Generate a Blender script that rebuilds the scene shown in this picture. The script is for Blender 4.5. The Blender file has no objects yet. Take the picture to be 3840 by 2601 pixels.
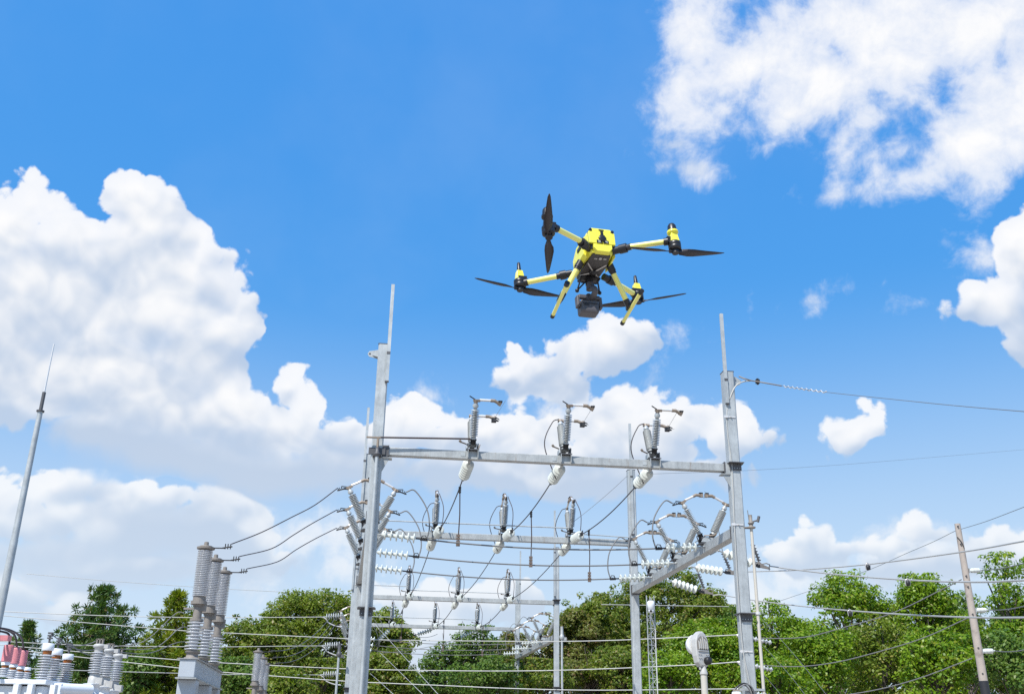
import bpy, bmesh, math, random
import numpy as np
from mathutils import Matrix, Vector, Quaternion
random.seed(7)
SC = bpy.context.scene
COL = SC.collection

# ------------------------------------------------------------------ camera
PITCH, ROLL = math.radians(22.1), math.radians(0.9)
CAM_Z = 1.7
FWD = Vector((0, math.cos(PITCH), math.sin(PITCH)))
UP0 = Vector((0, -math.sin(PITCH), math.cos(PITCH)))
RGT = Vector((1, 0, 0)) * math.cos(ROLL) + UP0 * math.sin(ROLL)
UPV = Vector((-1, 0, 0)) * math.sin(ROLL) + UP0 * math.cos(ROLL)
cam_data = bpy.data.cameras.new('camera')
cam_data.lens = 35; cam_data.sensor_width = 36
cam_data.clip_start = 0.1; cam_data.clip_end = 5000
cam = bpy.data.objects.new('camera', cam_data)
COL.objects.link(cam)
m = Matrix((RGT, UPV, -FWD)).transposed().to_4x4()
m.translation = (0, 0, CAM_Z)
cam.matrix_world = m
SC.camera = cam
CAM = Vector((0, 0, CAM_Z))
# surveying helpers: a bearing read off the photograph (3840 x 2601) becomes a point
# at a known distance (PY) or a known height (PZ)
PW, PH = 3840.0, 2601.0
FPX = 35 / 36 * PW
def ray(x, y): return FWD * FPX + RGT * (x - PW / 2) - UPV * (y - PH / 2)
def PY(x, y, Y):
    d = ray(x, y); return CAM + d * (Y / d.y)
def PZ(x, y, z):
    d = ray(x, y); return CAM + d * ((z - CAM_Z) / d.z)
def proj(p):
    v = Vector(p) - CAM; k = v.dot(FWD)
    return PW / 2 + FPX * v.dot(RGT) / k, PH / 2 - FPX * v.dot(UPV) / k
def azel(x, y):
    d = ray(x, y).normalized()
    return math.atan2(d.x, d.y), math.asin(d.z)

# ------------------------------------------------------------------ render settings
SC.render.engine = 'CYCLES'
SC.view_settings.view_transform = 'Standard'
SC.view_settings.look = 'None'
SC.view_settings.gamma = 1
SC.view_settings.use_curve_mapping = False
SC.view_settings.exposure = 0.25
SC.cycles.use_denoising = False
SC.cycles.max_bounces = 5
SC.cycles.diffuse_bounces = 3
SC.cycles.transparent_max_bounces = 6
SC.cycles.caustics_reflective = False
SC.cycles.caustics_refractive = False
SC.cycles.sample_clamp_indirect = 4

# ------------------------------------------------------------------ sun and sky
SUN_EL, SUN_AZ = math.radians(54), math.radians(30)      # azimuth: behind the camera, to the left
SUN_DIR = Vector((-math.sin(SUN_AZ) * math.cos(SUN_EL), -math.cos(SUN_AZ) * math.cos(SUN_EL), math.sin(SUN_EL)))
sun_d = bpy.data.lights.new('sun', 'SUN')
sun_d.energy = 5.0; sun_d.angle = math.radians(0.5); sun_d.color = (1, .965, .91)
sun = bpy.data.objects.new('sun', sun_d); COL.objects.link(sun)
sun.rotation_euler = SUN_DIR.to_track_quat('Z', 'Y').to_euler()
sun.location = (0, 0, 60)

world = bpy.data.worlds.new('World'); SC.world = world
world.use_nodes = True
NT = world.node_tree
NT.nodes.clear()

class NB:
    """small helper for node maths"""
    def __init__(s, nt): s.nt = nt
    def n(s, kind, **kw):
        x = s.nt.nodes.new(kind)
        for k, v in kw.items(): setattr(x, k, v)
        return x
    def put(s, sock, v):
        if isinstance(v, bpy.types.NodeSocket): s.nt.links.new(v, sock)
        elif v is not None: sock.default_value = v
    def m(s, op, a, b=None, c=None, clamp=False):
        x = s.n('ShaderNodeMath', operation=op, use_clamp=clamp)
        s.put(x.inputs[0], a); s.put(x.inputs[1], b); s.put(x.inputs[2], c)
        return x.outputs[0]
    def v(s, op, a, b=None, c=None, out=0):
        x = s.n('ShaderNodeVectorMath', operation=op)
        s.put(x.inputs[0], a); s.put(x.inputs[1], b); s.put(x.inputs[2], c)
        return x.outputs[out]
    def sstep(s, val, a, b, t0=0.0, t1=1.0):
        x = s.n('ShaderNodeMapRange', interpolation_type='SMOOTHSTEP')
        s.put(x.inputs[0], val); s.put(x.inputs[1], a); s.put(x.inputs[2], b); s.put(x.inputs[3], t0); s.put(x.inputs[4], t1)
        return x.outputs[0]
    def noise(s, vec, scale, detail=4, rough=.5, out='Fac', dist=0.0, lac=2.0):
        x = s.n('ShaderNodeTexNoise')
        s.put(x.inputs['Vector'], vec); x.inputs['Scale'].default_value = scale
        x.inputs['Detail'].default_value = detail; x.inputs['Roughness'].default_value = rough
        x.inputs['Distortion'].default_value = dist; x.inputs['Lacunarity'].default_value = lac
        return x.outputs[out]
    def voro(s, vec, scale, detail=0, rough=.5, feature='F1', lac=2.0):
        x = s.n('ShaderNodeTexVoronoi', feature=feature)
        s.put(x.inputs['Vector'], vec); x.inputs['Scale'].default_value = scale
        x.inputs['Detail'].default_value = detail; x.inputs['Roughness'].default_value = rough
        x.inputs['Lacunarity'].default_value = lac
        return x.outputs['Distance']
    def mix(s, f, a, b, blend='MIX'):
        x = s.n('ShaderNodeMix', data_type='RGBA', blend_type=blend)
        s.put(x.inputs[0], f); s.put(x.inputs[6], a); s.put(x.inputs[7], b)
        return x.outputs[2]

W = NB(NT)
tc = W.n('ShaderNodeTexCoord').outputs['Generated']
DIR = W.v('NORMALIZE', tc)
sep = W.n('ShaderNodeSeparateXYZ'); NT.links.new(DIR, sep.inputs[0])
AZ = W.m('ARCTAN2', sep.outputs[0], sep.outputs[1])
EL = W.m('ARCSINE', sep.outputs[2])
cmb = W.n('ShaderNodeCombineXYZ'); NT.links.new(AZ, cmb.inputs[0]); NT.links.new(EL, cmb.inputs[1])
AE = cmb.outputs[0]

sky = W.n('ShaderNodeTexSky', sky_type='NISHITA')
sky.sun_disc = False
sky.sun_elevation = SUN_EL
sky.sun_rotation = math.pi + SUN_AZ        # same bearing as the sun lamp
sky.air_density = 1.0; sky.dust_density = 0.6; sky.ozone_density = 3.0; sky.altitude = 200
SKY_STRENGTH = 0.12
sk = W.n('ShaderNodeSeparateColor')
sks = W.v('SCALE', sky.outputs[0]); sks.node.inputs['Scale'].default_value = SKY_STRENGTH
NT.links.new(sks, sk.inputs[0])
skc = W.n('ShaderNodeCombineColor')          # photographic grade: lifts the zenith, keeps the azure
for i, (g, k) in enumerate(((.78, .345), (.40, .545), (.13, .80))):
    W.put(skc.inputs[i], W.m('MULTIPLY', W.m('POWER', W.m('MAXIMUM', sk.outputs[i], 1e-4), g), k))
SKYCOL = skc.outputs[0]

# cumulus clouds: rounded masses at their bearings, broken up by billow noise
# (x, y, rx, ry, light) in 1/2324 photograph widths
CUM = [
 (20,530,100,80,1),(-90,560,130,130,1),(62,482,36,38,1),(165,522,40,38,1),(330,485,92,82,1),(400,455,56,50,1),(285,455,48,44,1),(432,520,54,50,1),(110,560,80,60,.98),
 (215,565,95,72,1),(485,568,36,36,1),(528,690,50,56,1),(520,765,52,62,.90),(360,530,70,46,1),(470,560,60,46,1),(470,640,92,92,.96),(330,650,190,150,.97),(120,680,180,150,.94),(-60,760,170,190,.88),
 (430,800,130,110,.93),(260,860,240,120,.98),(90,870,170,90,.98),(505,900,64,68,1),(560,950,84,64,1),(420,940,170,70,.92),(480,740,60,50,.90),(430,730,70,60,.92),(300,560,80,60,1),(200,760,110,70,1),(350,720,100,60,.95),
 (648,900,36,48,1),(700,945,72,52,1),(640,990,130,66,.97),(770,985,78,52,1),(790,1020,150,46,.93),(900,975,98,58,1),(940,1015,150,46,.96),(1015,985,66,48,1),(40,940,80,40,.96),
 (250,985,190,44,.70),(420,1030,200,56,.62),(600,1068,190,52,.66),(800,1072,200,46,.76),(1040,1080,190,44,.82),(1250,1082,190,42,.82),(1450,1080,220,44,.84),(1620,1062,110,40,.84),(-40,860,70,110,.76),
 (1220,856,92,42,1),(1275,850,70,46,1),(1330,812,114,64,1),(1450,765,68,46,1),(1390,780,84,62,1),(1290,890,66,44,.93),(1160,860,30,20,.95),
 (1110,1000,84,62,.97),(1220,975,104,70,.98),(1380,965,114,76,1),(1540,960,106,70,1),(1660,1000,90,74,.98),(1735,1005,44,40,.96),(1450,1025,220,48,.94),(1250,1035,190,48,.94),
 (2338,580,72,100,1),(2300,690,70,80,1),(2235,690,56,54,.97),(2330,770,64,54,.95),(2180,715,40,38,.95),
 (1922,992,50,46,.98),(1965,985,56,52,.98),(1948,1018,56,32,.84),(1800,1238,88,46,.96),(1850,1262,84,36,.84),
 (2110,1208,56,34,.95),(2010,1250,90,32,.93),(2250,1240,120,44,.93),(2150,1285,230,34,.82),
 (930,1372,84,50,.95),(1180,1372,114,38,.97),(1060,1385,150,46,.95),(990,1470,120,80,.94),
 (60,1120,72,44,1),(110,1180,120,50,.96),(30,1330,90,44,.95),(150,1372,50,30,.94),(230,1215,70,36,.96),
 (350,1138,66,44,.97),(410,1126,70,50,1),(465,1138,66,50,1),(515,1168,60,48,1),(558,1208,54,46,1),(596,1248,50,42,1),(630,1282,42,36,.98),(290,1156,66,40,.97),(200,1120,80,34,.80),
 (320,1208,190,78,.64),(450,1215,130,88,.60),(530,1278,120,56,.68),(150,1250,170,50,.74),(260,1300,260,44,.80),
]
WIS = [
 (1600,60,105,120,.96),(1560,170,80,76,1),(1700,140,175,145,.98),(1860,150,155,125,.96),(1990,70,185,125,.95),(2200,60,205,135,.93),(2300,200,125,115,.94),
 (2200,315,115,92,.98),(2045,310,95,66,.95),(2100,380,115,70,.97),(2050,430,76,30,.94),(1905,458,34,18,.9),(2300,330,74,48,.97),(1800,250,145,48,.93),(1640,240,115,48,.98),(2000,250,84,54,.93),
 (1555,375,44,16,.75),(1530,315,26,14,.72),(1832,686,24,16,.8),(2090,708,24,12,.9),(2220,600,12,9,.9),
 (560,1300,110,40,.9),(780,1310,90,36,.88),(1700,1350,80,50,.92),(970,910,24,12,.9),(1554,850,20,18,.88),(1490,840,34,30,.78),
 (1850,1290,130,44,.90),(2130,1265,230,50,.88),(2280,1290,120,50,.9),(1290,930,70,40,.86),(900,1440,120,80,.92),(700,1230,120,60,.88),
]
KPX = 1.652 / FPX            # radians per 1/2324 width
warp = W.v('SUBTRACT', W.noise(DIR, 9.0, 3, .5, 'Color'), (.5, .5, .5))
AEW = W.v('MULTIPLY_ADD', warp, (.055, .055, 0), AE)
def field(blobs, k, bulge=False):
    """smooth union of ellipses: signed distance (radians, >0 inside), a smooth light value and how far up each mass we are"""
    acc = None; sw = None; ws = None; wb = None
    for (x, y, rx, ry, sh) in blobs:
        a, e = azel(x * 1.652, y * 1.652)
        rx *= KPX / math.cos(e) ; ry *= KPX
        q = W.v('MULTIPLY_ADD', AEW, (1 / rx, 1 / ry, 0), (-a / rx, -e / ry, 0))
        l2 = W.v('DOT_PRODUCT', q, q, out=1)
        ln = W.m('SQRT', l2)
        r = math.sqrt(rx * ry) * .8 + .2 * min(rx, ry)
        d = W.m('MULTIPLY_ADD', ln, r, -r)
        acc = d if acc is None else W.m('SMOOTH_MIN', acc, d, k)
        w = W.m('POWER', .07, l2)
        sw = w if sw is None else W.m('ADD', sw, w)
        ws = W.m('MULTIPLY', w, sh) if ws is None else W.m('MULTIPLY_ADD', w, sh, ws)
        if bulge:
            g = W.v('DOT_PRODUCT', q, (-.25, .97, 0), out=1)
            wb = W.m('MULTIPLY', w, g) if wb is None else W.m('MULTIPLY_ADD', w, g, wb)
    den = W.m('ADD', sw, 1.1e-4)
    return W.m('MULTIPLY', acc, -1.0), W.m('DIVIDE', W.m('ADD', ws, 1e-4), den), (W.m('DIVIDE', wb, den) if bulge else None)
LIGHT2 = (-.22, -.1, .97)     # the way up to the light on the cloud faces
DW = W.v('MULTIPLY_ADD', warp, (.05, .05, .05), DIR)
def billow(vec):
    a = W.voro(vec, 19.0, 2.5, .50, 'F1', 2.2)
    b = W.noise(vec, 70.0, 4, .6)
    return W.m('MULTIPLY_ADD', b, .45, W.m('MULTIPLY', a, -1.0))
bil = billow(DW)
rl0 = W.voro(DW, 15.0, 2.0, .5, 'F1', 2.2); rl1 = W.voro(W.v('ADD', DW, tuple(c * .016 for c in LIGHT2)), 15.0, 2.0, .5, 'F1', 2.2)
dA, shA, upA = field(CUM, .012, True)
softA = W.sstep(shA, .64, .92, 1.0, 0.0)                    # flat undersides are soft, crowns are crisp
ampA = W.m('MULTIPLY_ADD', softA, -.018, .034)
edgeA = W.m('MULTIPLY_ADD', W.m('ADD', bil, .70), ampA, dA)
lo = W.m('MULTIPLY_ADD', softA, -.020, -.0022); hi = W.m('MULTIPLY_ADD', softA, .020, .0048)
alphaA = W.m('MULTIPLY', W.sstep(edgeA, lo, hi), W.sstep(edgeA, -.003, .04, .88, 1.0))
relief = W.m('MULTIPLY', W.m('SUBTRACT', rl1, rl0), W.m('MULTIPLY_ADD', softA, -.28, .36))
big = W.m('SUBTRACT', W.noise(DW, 10.0, 3, .5), .5)
litA = W.m('ADD', W.m('ADD', shA, relief), W.m('MULTIPLY', big, .30))
litA = W.m('ADD', litA, W.m('MULTIPLY_ADD', upA, .44, -.21))
# soft ragged clouds
dB, shB, _u = field(WIS, .02)
fb = W.noise(DW, 15.0, 8, .60)
fb2 = W.noise(W.v('ADD', DW, tuple(c * .008 for c in LIGHT2)), 15.0, 6, .58)
edgeB = W.m('MULTIPLY_ADD', W.m('SUBTRACT', fb, .50), .20, dB)
alphaB = W.sstep(edgeB, -.014, .030)
alphaB = W.m('MULTIPLY', alphaB, W.sstep(edgeB, -.005, .075, .55, 1.0))
litB = W.m('ADD', shB, W.m('MULTIPLY', W.m('SUBTRACT', fb, fb2), .35))
# thin veil
veil = W.sstep(W.noise(DW, 3.0, 5, .55), .42, .80, 0, .09)
lowveil = W.sstep(EL, .05, .46, .80, 0.0)
CLOUD_W = (.84, .84, .845, 1); CLOUD_S = (.44, .53, .67, 1)
def cloudcol(l): return W.mix(W.sstep(l, .46, 1.02), CLOUD_S, CLOUD_W)
K = 1 / SKY_STRENGTH
scl = SKYCOL
c0 = W.mix(W.m('MAXIMUM', veil, lowveil), scl, (.62, .71, .80, 1))
far = W.sstep(EL, .06, .34, .42, 0.0)        # low, far clouds sit behind more air
def aerial(c): return W.mix(far, c, (.58, .69, .80, 1))
c1 = W.mix(alphaB, c0, aerial(cloudcol(litB)))
c2 = W.mix(alphaA, c1, aerial(cloudcol(litA)))
fin = W.v('SCALE', c2); fin.node.inputs['Scale'].default_value = K
# below the horizon: plain ground haze colour
bg = W.n('ShaderNodeBackground'); bg.inputs['Strength'].default_value = SKY_STRENGTH
NT.links.new(fin, bg.inputs['Color'])
out = W.n('ShaderNodeOutputWorld'); NT.links.new(bg.outputs[0], out.inputs[0])
world.cycles.sampling_method = 'MANUAL'
world.cycles.sample_map_resolution = 512

# ------------------------------------------------------------------ materials
def mat(name, col, rough=.5, metal=0.0, var=.0, scale=8.0, spec=.5, bump=0.0, coat=0.0, streak=0.0, tint2=None, var2=0.0, scale2=2.0):
    mt = bpy.data.materials.new(name); mt.use_nodes = True
    nt = mt.node_tree; b = NB(nt); p = nt.nodes['Principled BSDF']
    p.inputs['Roughness'].default_value = rough; p.inputs['Metallic'].default_value = metal
    p.inputs['Specular IOR Level'].default_value = spec
    if coat: p.inputs['Coat Weight'].default_value = coat
    c4 = (*col, 1)
    if var or bump or tint2:
        co = b.n('ShaderNodeTexCoord').outputs['Object']
        nz = b.noise(co, scale, 5, .6)
        f = b.m('MULTIPLY_ADD', b.m('SUBTRACT', nz, .5), 2 * var, 1.0)
        sc = b.v('SCALE', tuple(col)); b.put(sc.node.inputs['Scale'], f)
        colr = sc
        if tint2:
            colr = b.mix(b.sstep(b.noise(co, scale2, 5, .65), .5, .72, 0, var2), sc, (*tint2, 1))
        nt.links.new(colr, p.inputs['Base Color'])
        if bump:
            bn = b.n('ShaderNodeBump'); bn.inputs['Strength'].default_value = bump; bn.inputs['Distance'].default_value = .01
            nt.links.new(nz, bn.inputs['Height']); nt.links.new(bn.outputs[0], p.inputs['Normal'])
    else:
        p.inputs['Base Color'].default_value = c4
    return mt

def galv_mat(name, col, rust=0.0):
    mt = bpy.data.materials.new(name); mt.use_nodes = True
    nt = mt.node_tree; b = NB(nt); p = nt.nodes['Principled BSDF']
    co = b.n('ShaderNodeTexCoord').outputs['Object']
    sp = b.n('ShaderNodeTexVoronoi'); sp.inputs['Scale'].default_value = 34; b.put(sp.inputs['Vector'], b.v('MULTIPLY', co, (1, 1, .45)))
    cell = b.n('ShaderNodeSeparateColor'); nt.links.new(sp.outputs['Color'], cell.inputs[0])
    nz = b.noise(co, 3.2, 6, .65)
    stk = b.noise(b.v('MULTIPLY', co, (14, 14, .7)), 1.0, 4, .6)
    f = b.m('ADD', b.m('MULTIPLY_ADD', cell.outputs[0], .09, .93), b.m('MULTIPLY', b.m('SUBTRACT', nz, .5), .7))
    f = b.m('ADD', f, b.m('MULTIPLY', b.m('SUBTRACT', stk, .5), .50))
    sc = b.v('SCALE', tuple(col)); b.put(sc.node.inputs['Scale'], f)
    c = sc
    if rust:
        c = b.mix(b.sstep(b.noise(b.v('MULTIPLY', co, (5, 5, 1.2)), 1.4, 6, .7), .56, .74, 0, rust), sc, (.20, .13, .08, 1))
    nt.links.new(c, p.inputs['Base Color'])
    p.inputs['Metallic'].default_value = .25
    b.put(p.inputs['Roughness'], b.m('MULTIPLY_ADD', nz, .25, .36))
    return mt

M = {}
M['galv'] = galv_mat('galvanized_steel', (.425, .45, .455), .12)
M['galv_old'] = galv_mat('weathered_galvanized_steel', (.40, .415, .41), .5)
M['bracket'] = mat('bracket_steel', (.10, .10, .105), .55, .3, .3, 14)
M['rusty'] = mat('rusty_steel', (.13, .095, .075), .8, 0, .35, 12, bump=.2)
M['porcelain'] = mat('grey_porcelain', (.40, .42, .42), .22, 0, .10, 6, tint2=(.34, .33, .30), var2=.4, scale2=5)
M['porcelain_w'] = mat('white_porcelain', (.62, .655, .62), .16, 0, .06, 6, tint2=(.42, .43, .38), var2=.35, scale2=6)
M['porcelain_sky'] = mat('sky_grey_porcelain', (.58, .59, .61), .2, 0, .08, 6, tint2=(.36, .33, .30), var2=.5, scale2=4)
M['black'] = mat('black_hardware', (.018, .018, .02), .5, .2, .2, 20)
M['tan_metal'] = mat('cast_bronze_fitting', (.28, .225, .175), .55, .2, .25, 14)
M['alu'] = mat('aluminium_tube', (.72, .70, .68), .38, .35, .08, 9)
M['alu_wire'] = mat('aluminium_conductor', (.43, .43, .41), .5, .2, .1, 30)
M['dark_wire'] = mat('copper_conductor_dark', (.050, .038, .040), .55, .1, .2, 30)
M['grey_wire'] = mat('grey_cable', (.16, .16, .16), .55, .1, .2, 20)
M['brown_wire'] = mat('brown_copper_lead', (.055, .036, .034), .5, .3, .2, 30)
M['wood'] = mat('weathered_pole_wood', (.40, .345, .30), .85, 0, .22, 6, bump=.3, tint2=(.17, .14, .12), var2=.7, scale2=3)
M['tar'] = mat('black_pole_wrap', (.02, .021, .026), .6, 0, .3, 6)
M['white_paint'] = mat('white_equipment_paint', (.74, .77, .80), .35, 0, .05, 4, tint2=(.55, .55, .52), var2=.35, scale2=2.5)
M['grey_paint'] = mat('grey_equipment_paint', (.42, .46, .50), .45, 0, .08, 5, tint2=(.33, .27, .20), var2=.4, scale2=2)
M['flange'] = mat('oxidised_cast_flange', (.24, .215, .19), .7, .15, .25, 10)
M['amber'] = mat('amber_oil_glass', (.24, .075, .012), .12, 0, .2, 12)
M['red_cover'] = mat('faded_red_cover', (.56, .20, .22), .6, 0, .25, 16)
M['lamp_grey'] = mat('lamp_housing_paint', (.44, .435, .42), .5, 0, .08, 8, tint2=(.36, .34, .30), var2=.3, scale2=6)
M['lamp_pole'] = mat('lamp_pole_paint', (.52, .49, .43), .55, 0, .12, 6, tint2=(.34, .28, .2), var2=.4, scale2=3)
M['lamp_dome'] = mat('milky_lamp_dome', (.86, .86, .84), .2, 0, .04, 6)
M['drone_yellow'] = mat('safety_yellow_shell', (.87, .81, .075), .32, 0, .03, 20, coat=.3)
M['drone_tube'] = mat('safety_yellow_tube', (.92, .87, .22), .22, 0, .03, 20, coat=.8)
M['drone_black'] = mat('black_plastic', (.016, .015, .017), .38, 0, .2, 40)
M['drone_blade'] = mat('propeller_plastic', (.035, .030, .033), .5, 0, .1, 30)
M['drone_grey'] = mat('grey_camera_shell', (.095, .090, .098), .45, .1, .12, 30)
M['drone_belly'] = mat('dark_grey_belly', (.060, .055, .055), .5, 0, .2, 30)
M['drone_screen'] = mat('battery_label_black', (.02, .02, .02), .3)
M['white_print'] = mat('white_print', (.75, .75, .72), .5)
M['silver'] = mat('silver_tube', (.50, .47, .45), .35, .5)
M['bark'] = mat('tree_bark', (.13, .105, .085), .9, 0, .3, 3, bump=.4)
M['gravel'] = mat('gravel_yard', (.36, .31, .26), .95, 0, .35, 9, bump=.5, tint2=(.22, .19, .16), var2=.6, scale2=.4)

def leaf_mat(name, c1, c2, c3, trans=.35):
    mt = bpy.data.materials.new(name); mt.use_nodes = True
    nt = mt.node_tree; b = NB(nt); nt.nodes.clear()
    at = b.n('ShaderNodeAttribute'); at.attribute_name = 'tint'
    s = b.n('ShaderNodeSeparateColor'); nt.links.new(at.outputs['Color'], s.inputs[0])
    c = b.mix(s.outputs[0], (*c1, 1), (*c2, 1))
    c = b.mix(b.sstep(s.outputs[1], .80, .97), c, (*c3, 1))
    pr = b.n('ShaderNodeBsdfPrincipled'); pr.inputs['Roughness'].default_value = .42
    pr.inputs['Specular IOR Level'].default_value = .35
    nt.links.new(c, pr.inputs['Base Color'])
    tr = b.n('ShaderNodeBsdfTranslucent')
    g = b.mix(1.0, c, (1.0, 1.15, .35, 1), 'MULTIPLY'); nt.links.new(g, tr.inputs['Color'])
    mx = b.n('ShaderNodeMixShader'); mx.inputs[0].default_value = trans
    nt.links.new(pr.outputs[0], mx.inputs[1]); nt.links.new(tr.outputs[0], mx.inputs[2])
    o = b.n('ShaderNodeOutputMaterial'); nt.links.new(mx.outputs[0], o.inputs[0])
    return mt
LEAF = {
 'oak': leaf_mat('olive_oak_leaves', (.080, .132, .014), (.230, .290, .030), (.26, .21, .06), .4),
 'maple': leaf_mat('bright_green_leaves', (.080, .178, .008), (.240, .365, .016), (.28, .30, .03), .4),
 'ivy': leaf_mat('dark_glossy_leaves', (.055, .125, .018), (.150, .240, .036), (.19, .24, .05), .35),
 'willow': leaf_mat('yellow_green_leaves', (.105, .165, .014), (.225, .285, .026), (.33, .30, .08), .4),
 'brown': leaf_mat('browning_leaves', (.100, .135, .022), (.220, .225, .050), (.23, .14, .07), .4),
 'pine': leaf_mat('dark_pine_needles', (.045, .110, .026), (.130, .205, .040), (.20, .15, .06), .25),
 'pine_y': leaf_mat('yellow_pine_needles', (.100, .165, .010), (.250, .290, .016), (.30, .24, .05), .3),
}

# ------------------------------------------------------------------ mesh helpers
MW = {}
def ortho(d):
    d = Vector(d).normalized()
    a = Vector((0, 0, 1)) if abs(d.z) < .92 else Vector((1, 0, 0))
    u = d.cross(a).normalized()
    return u, u.cross(d).normalized() * -1
class MB:
    def __init__(s): s.v = []; s.f = []; s.sm = []
    def add(s, vs, fs, smooth=False):
        o = len(s.v); s.v += [tuple(x) for x in vs]
        s.f += [tuple(i + o for i in f) for f in fs]; s.sm += [smooth] * len(fs); return s
    def box(s, c, size, R=None, bev=0.0):
        """box with chamfered vertical edges when bev > 0"""
        hx, hy, hz = size[0] / 2, size[1] / 2, size[2] / 2
        if bev > 0:
            ring = [(hx - bev, -hy), (hx, -hy + bev), (hx, hy - bev), (hx - bev, hy), (-hx + bev, hy), (-hx, hy - bev), (-hx, -hy + bev), (-hx + bev, -hy)]
        else:
            ring = [(hx, -hy), (hx, hy), (-hx, hy), (-hx, -hy)]
        n = len(ring)
        vs = [Vector((x, y, -hz)) for x, y in ring] + [Vector((x, y, hz)) for x, y in ring]
        if R is not None: vs = [R @ v for v in vs]
        c = Vector(c); vs = [v + c for v in vs]
        fs = [(i, (i + 1) % n, n + (i + 1) % n, n + i) for i in range(n)] + [tuple(range(n - 1, -1, -1)), tuple(range(n, 2 * n))]
        return s.add(vs, fs)
    def tube(s, p0, p1, r0, r1=None, n=10, caps=True, smooth=True):
        r1 = r0 if r1 is None else r1
        p0, p1 = Vector(p0), Vector(p1); u, w = ortho(p1 - p0)
        vs = []
        for p, r in ((p0, r0), (p1, r1)):
            vs += [p + u * (r * math.cos(2 * math.pi * i / n)) + w * (r * math.sin(2 * math.pi * i / n)) for i in range(n)]
        s.add(vs, [(i, (i + 1) % n, n + (i + 1) % n, n + i) for i in range(n)], smooth)
        if caps: s.add(vs[:n], [tuple(range(n - 1, -1, -1))]); s.add(vs[n:], [tuple(range(n))])
        return s
    def path(s, pts, r, n=6, smooth=True):
        pts = [Vector(p) for p in pts]; k = len(pts); vs = []
        rr = r if isinstance(r, (list, tuple)) else [r] * k
        u = None
        for i, p in enumerate(pts):
            t = (pts[min(i + 1, k - 1)] - pts[max(i - 1, 0)]).normalized()
            if u is None: u, w = ortho(t)
            else:
                u = (u - t * u.dot(t)).normalized(); w = t.cross(u)
            vs += [p + u * (rr[i] * math.cos(2 * math.pi * j / n)) + w * (rr[i] * math.sin(2 * math.pi * j / n)) for j in range(n)]
        fs = [(a * n + j, a * n + (j + 1) % n, (a + 1) * n + (j + 1) % n, (a + 1) * n + j) for a in range(k - 1) for j in range(n)]
        s.add(vs, fs, smooth)
        s.add(vs[:n], [tuple(range(n - 1, -1, -1))]); s.add(vs[-n:], [tuple(range(n))])
        return s
    def lathe(s, prof, o=(0, 0, 0), d=(0, 0, 1), n=16, smooth=True):
        """prof: (distance along the axis, radius)"""
        o, d = Vector(o), Vector(d).normalized(); u, w = ortho(d); vs = []
        for h, r in prof:
            vs += [o + d * h + u * (r * math.cos(2 * math.pi * i / n)) + w * (r * math.sin(2 * math.pi * i / n)) for i in range(n)]
        k = len(prof)
        s.add(vs, [(a * n + i, a * n + (i + 1) % n, (a + 1) * n + (i + 1) % n, (a + 1) * n + i) for a in range(k - 1) for i in range(n)], smooth)
        if prof[0][1] > 1e-4: s.add(vs[:n], [tuple(range(n - 1, -1, -1))])
        if prof[-1][1] > 1e-4: s.add(vs[-n:], [tuple(range(n))])
        return s
    def prism(s, poly, a, b):
        """poly: points; extruded by vector a->b offset"""
        a, b = Vector(a), Vector(b); n = len(poly)
        vs = [Vector(p) + a for p in poly] + [Vector(p) + b for p in poly]
        return s.add(vs, [(i, (i + 1) % n, n + (i + 1) % n, n + i) for i in range(n)] + [tuple(range(n - 1, -1, -1)), tuple(range(n, 2 * n))])
    def sphere(s, c, r, nu=12, nv=8, sc=(1, 1, 1)):
        c = Vector(c); vs = []
        for j in range(nv + 1):
            t = math.pi * j / nv
            for i in range(nu):
                a = 2 * math.pi * i / nu
                vs.append(c + Vector((r * sc[0] * math.sin(t) * math.cos(a), r * sc[1] * math.sin(t) * math.sin(a), r * sc[2] * math.cos(t))))
        return s.add(vs, [(j * nu + i, (j + 1) * nu + i, (j + 1) * nu + (i + 1) % nu, j * nu + (i + 1) % nu) for j in range(nv) for i in range(nu)], True)
    def mesh(s, name):
        me = bpy.data.meshes.new(name)
        me.from_pydata(s.v, [], s.f)
        me.polygons.foreach_set('use_smooth', s.sm)
        bm = bmesh.new(); bm.from_mesh(me)
        bmesh.ops.recalc_face_normals(bm, faces=bm.faces); bm.to_mesh(me); bm.free()
        return me
    def build(s, name, m, parent=None, local=False, bevel=0.0):
        """links ONE mesh object; vertices given in world space unless local"""
        o = bpy.data.objects.new(name, None) if False else None
        if parent is not None and not local:
            inv = MW[parent.name].inverted(); s.v = [tuple(inv @ Vector(v)) for v in s.v]
        org = Vector((0, 0, 0))
        if parent is None and not local:
            a = np.array(s.v); org = Vector(((a[:, 0].min() + a[:, 0].max()) / 2, (a[:, 1].min() + a[:, 1].max()) / 2, a[:, 2].min()))
            s.v = [(x - org.x, y - org.y, z - org.z) for x, y, z in s.v]
        me = s.mesh(name); me.materials.append(m)
        ob = bpy.data.objects.new(name, me); COL.objects.link(ob)
        ob.location = org
        if parent is not None: ob.parent = parent; MW[ob.name] = MW[parent.name].copy()
        else: MW[ob.name] = Matrix.Translation(org)
        if bevel:
            md = ob.modifiers.new('edge', 'BEVEL'); md.width = bevel; md.segments = 2; md.limit_method = 'ANGLE'
        return ob

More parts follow.
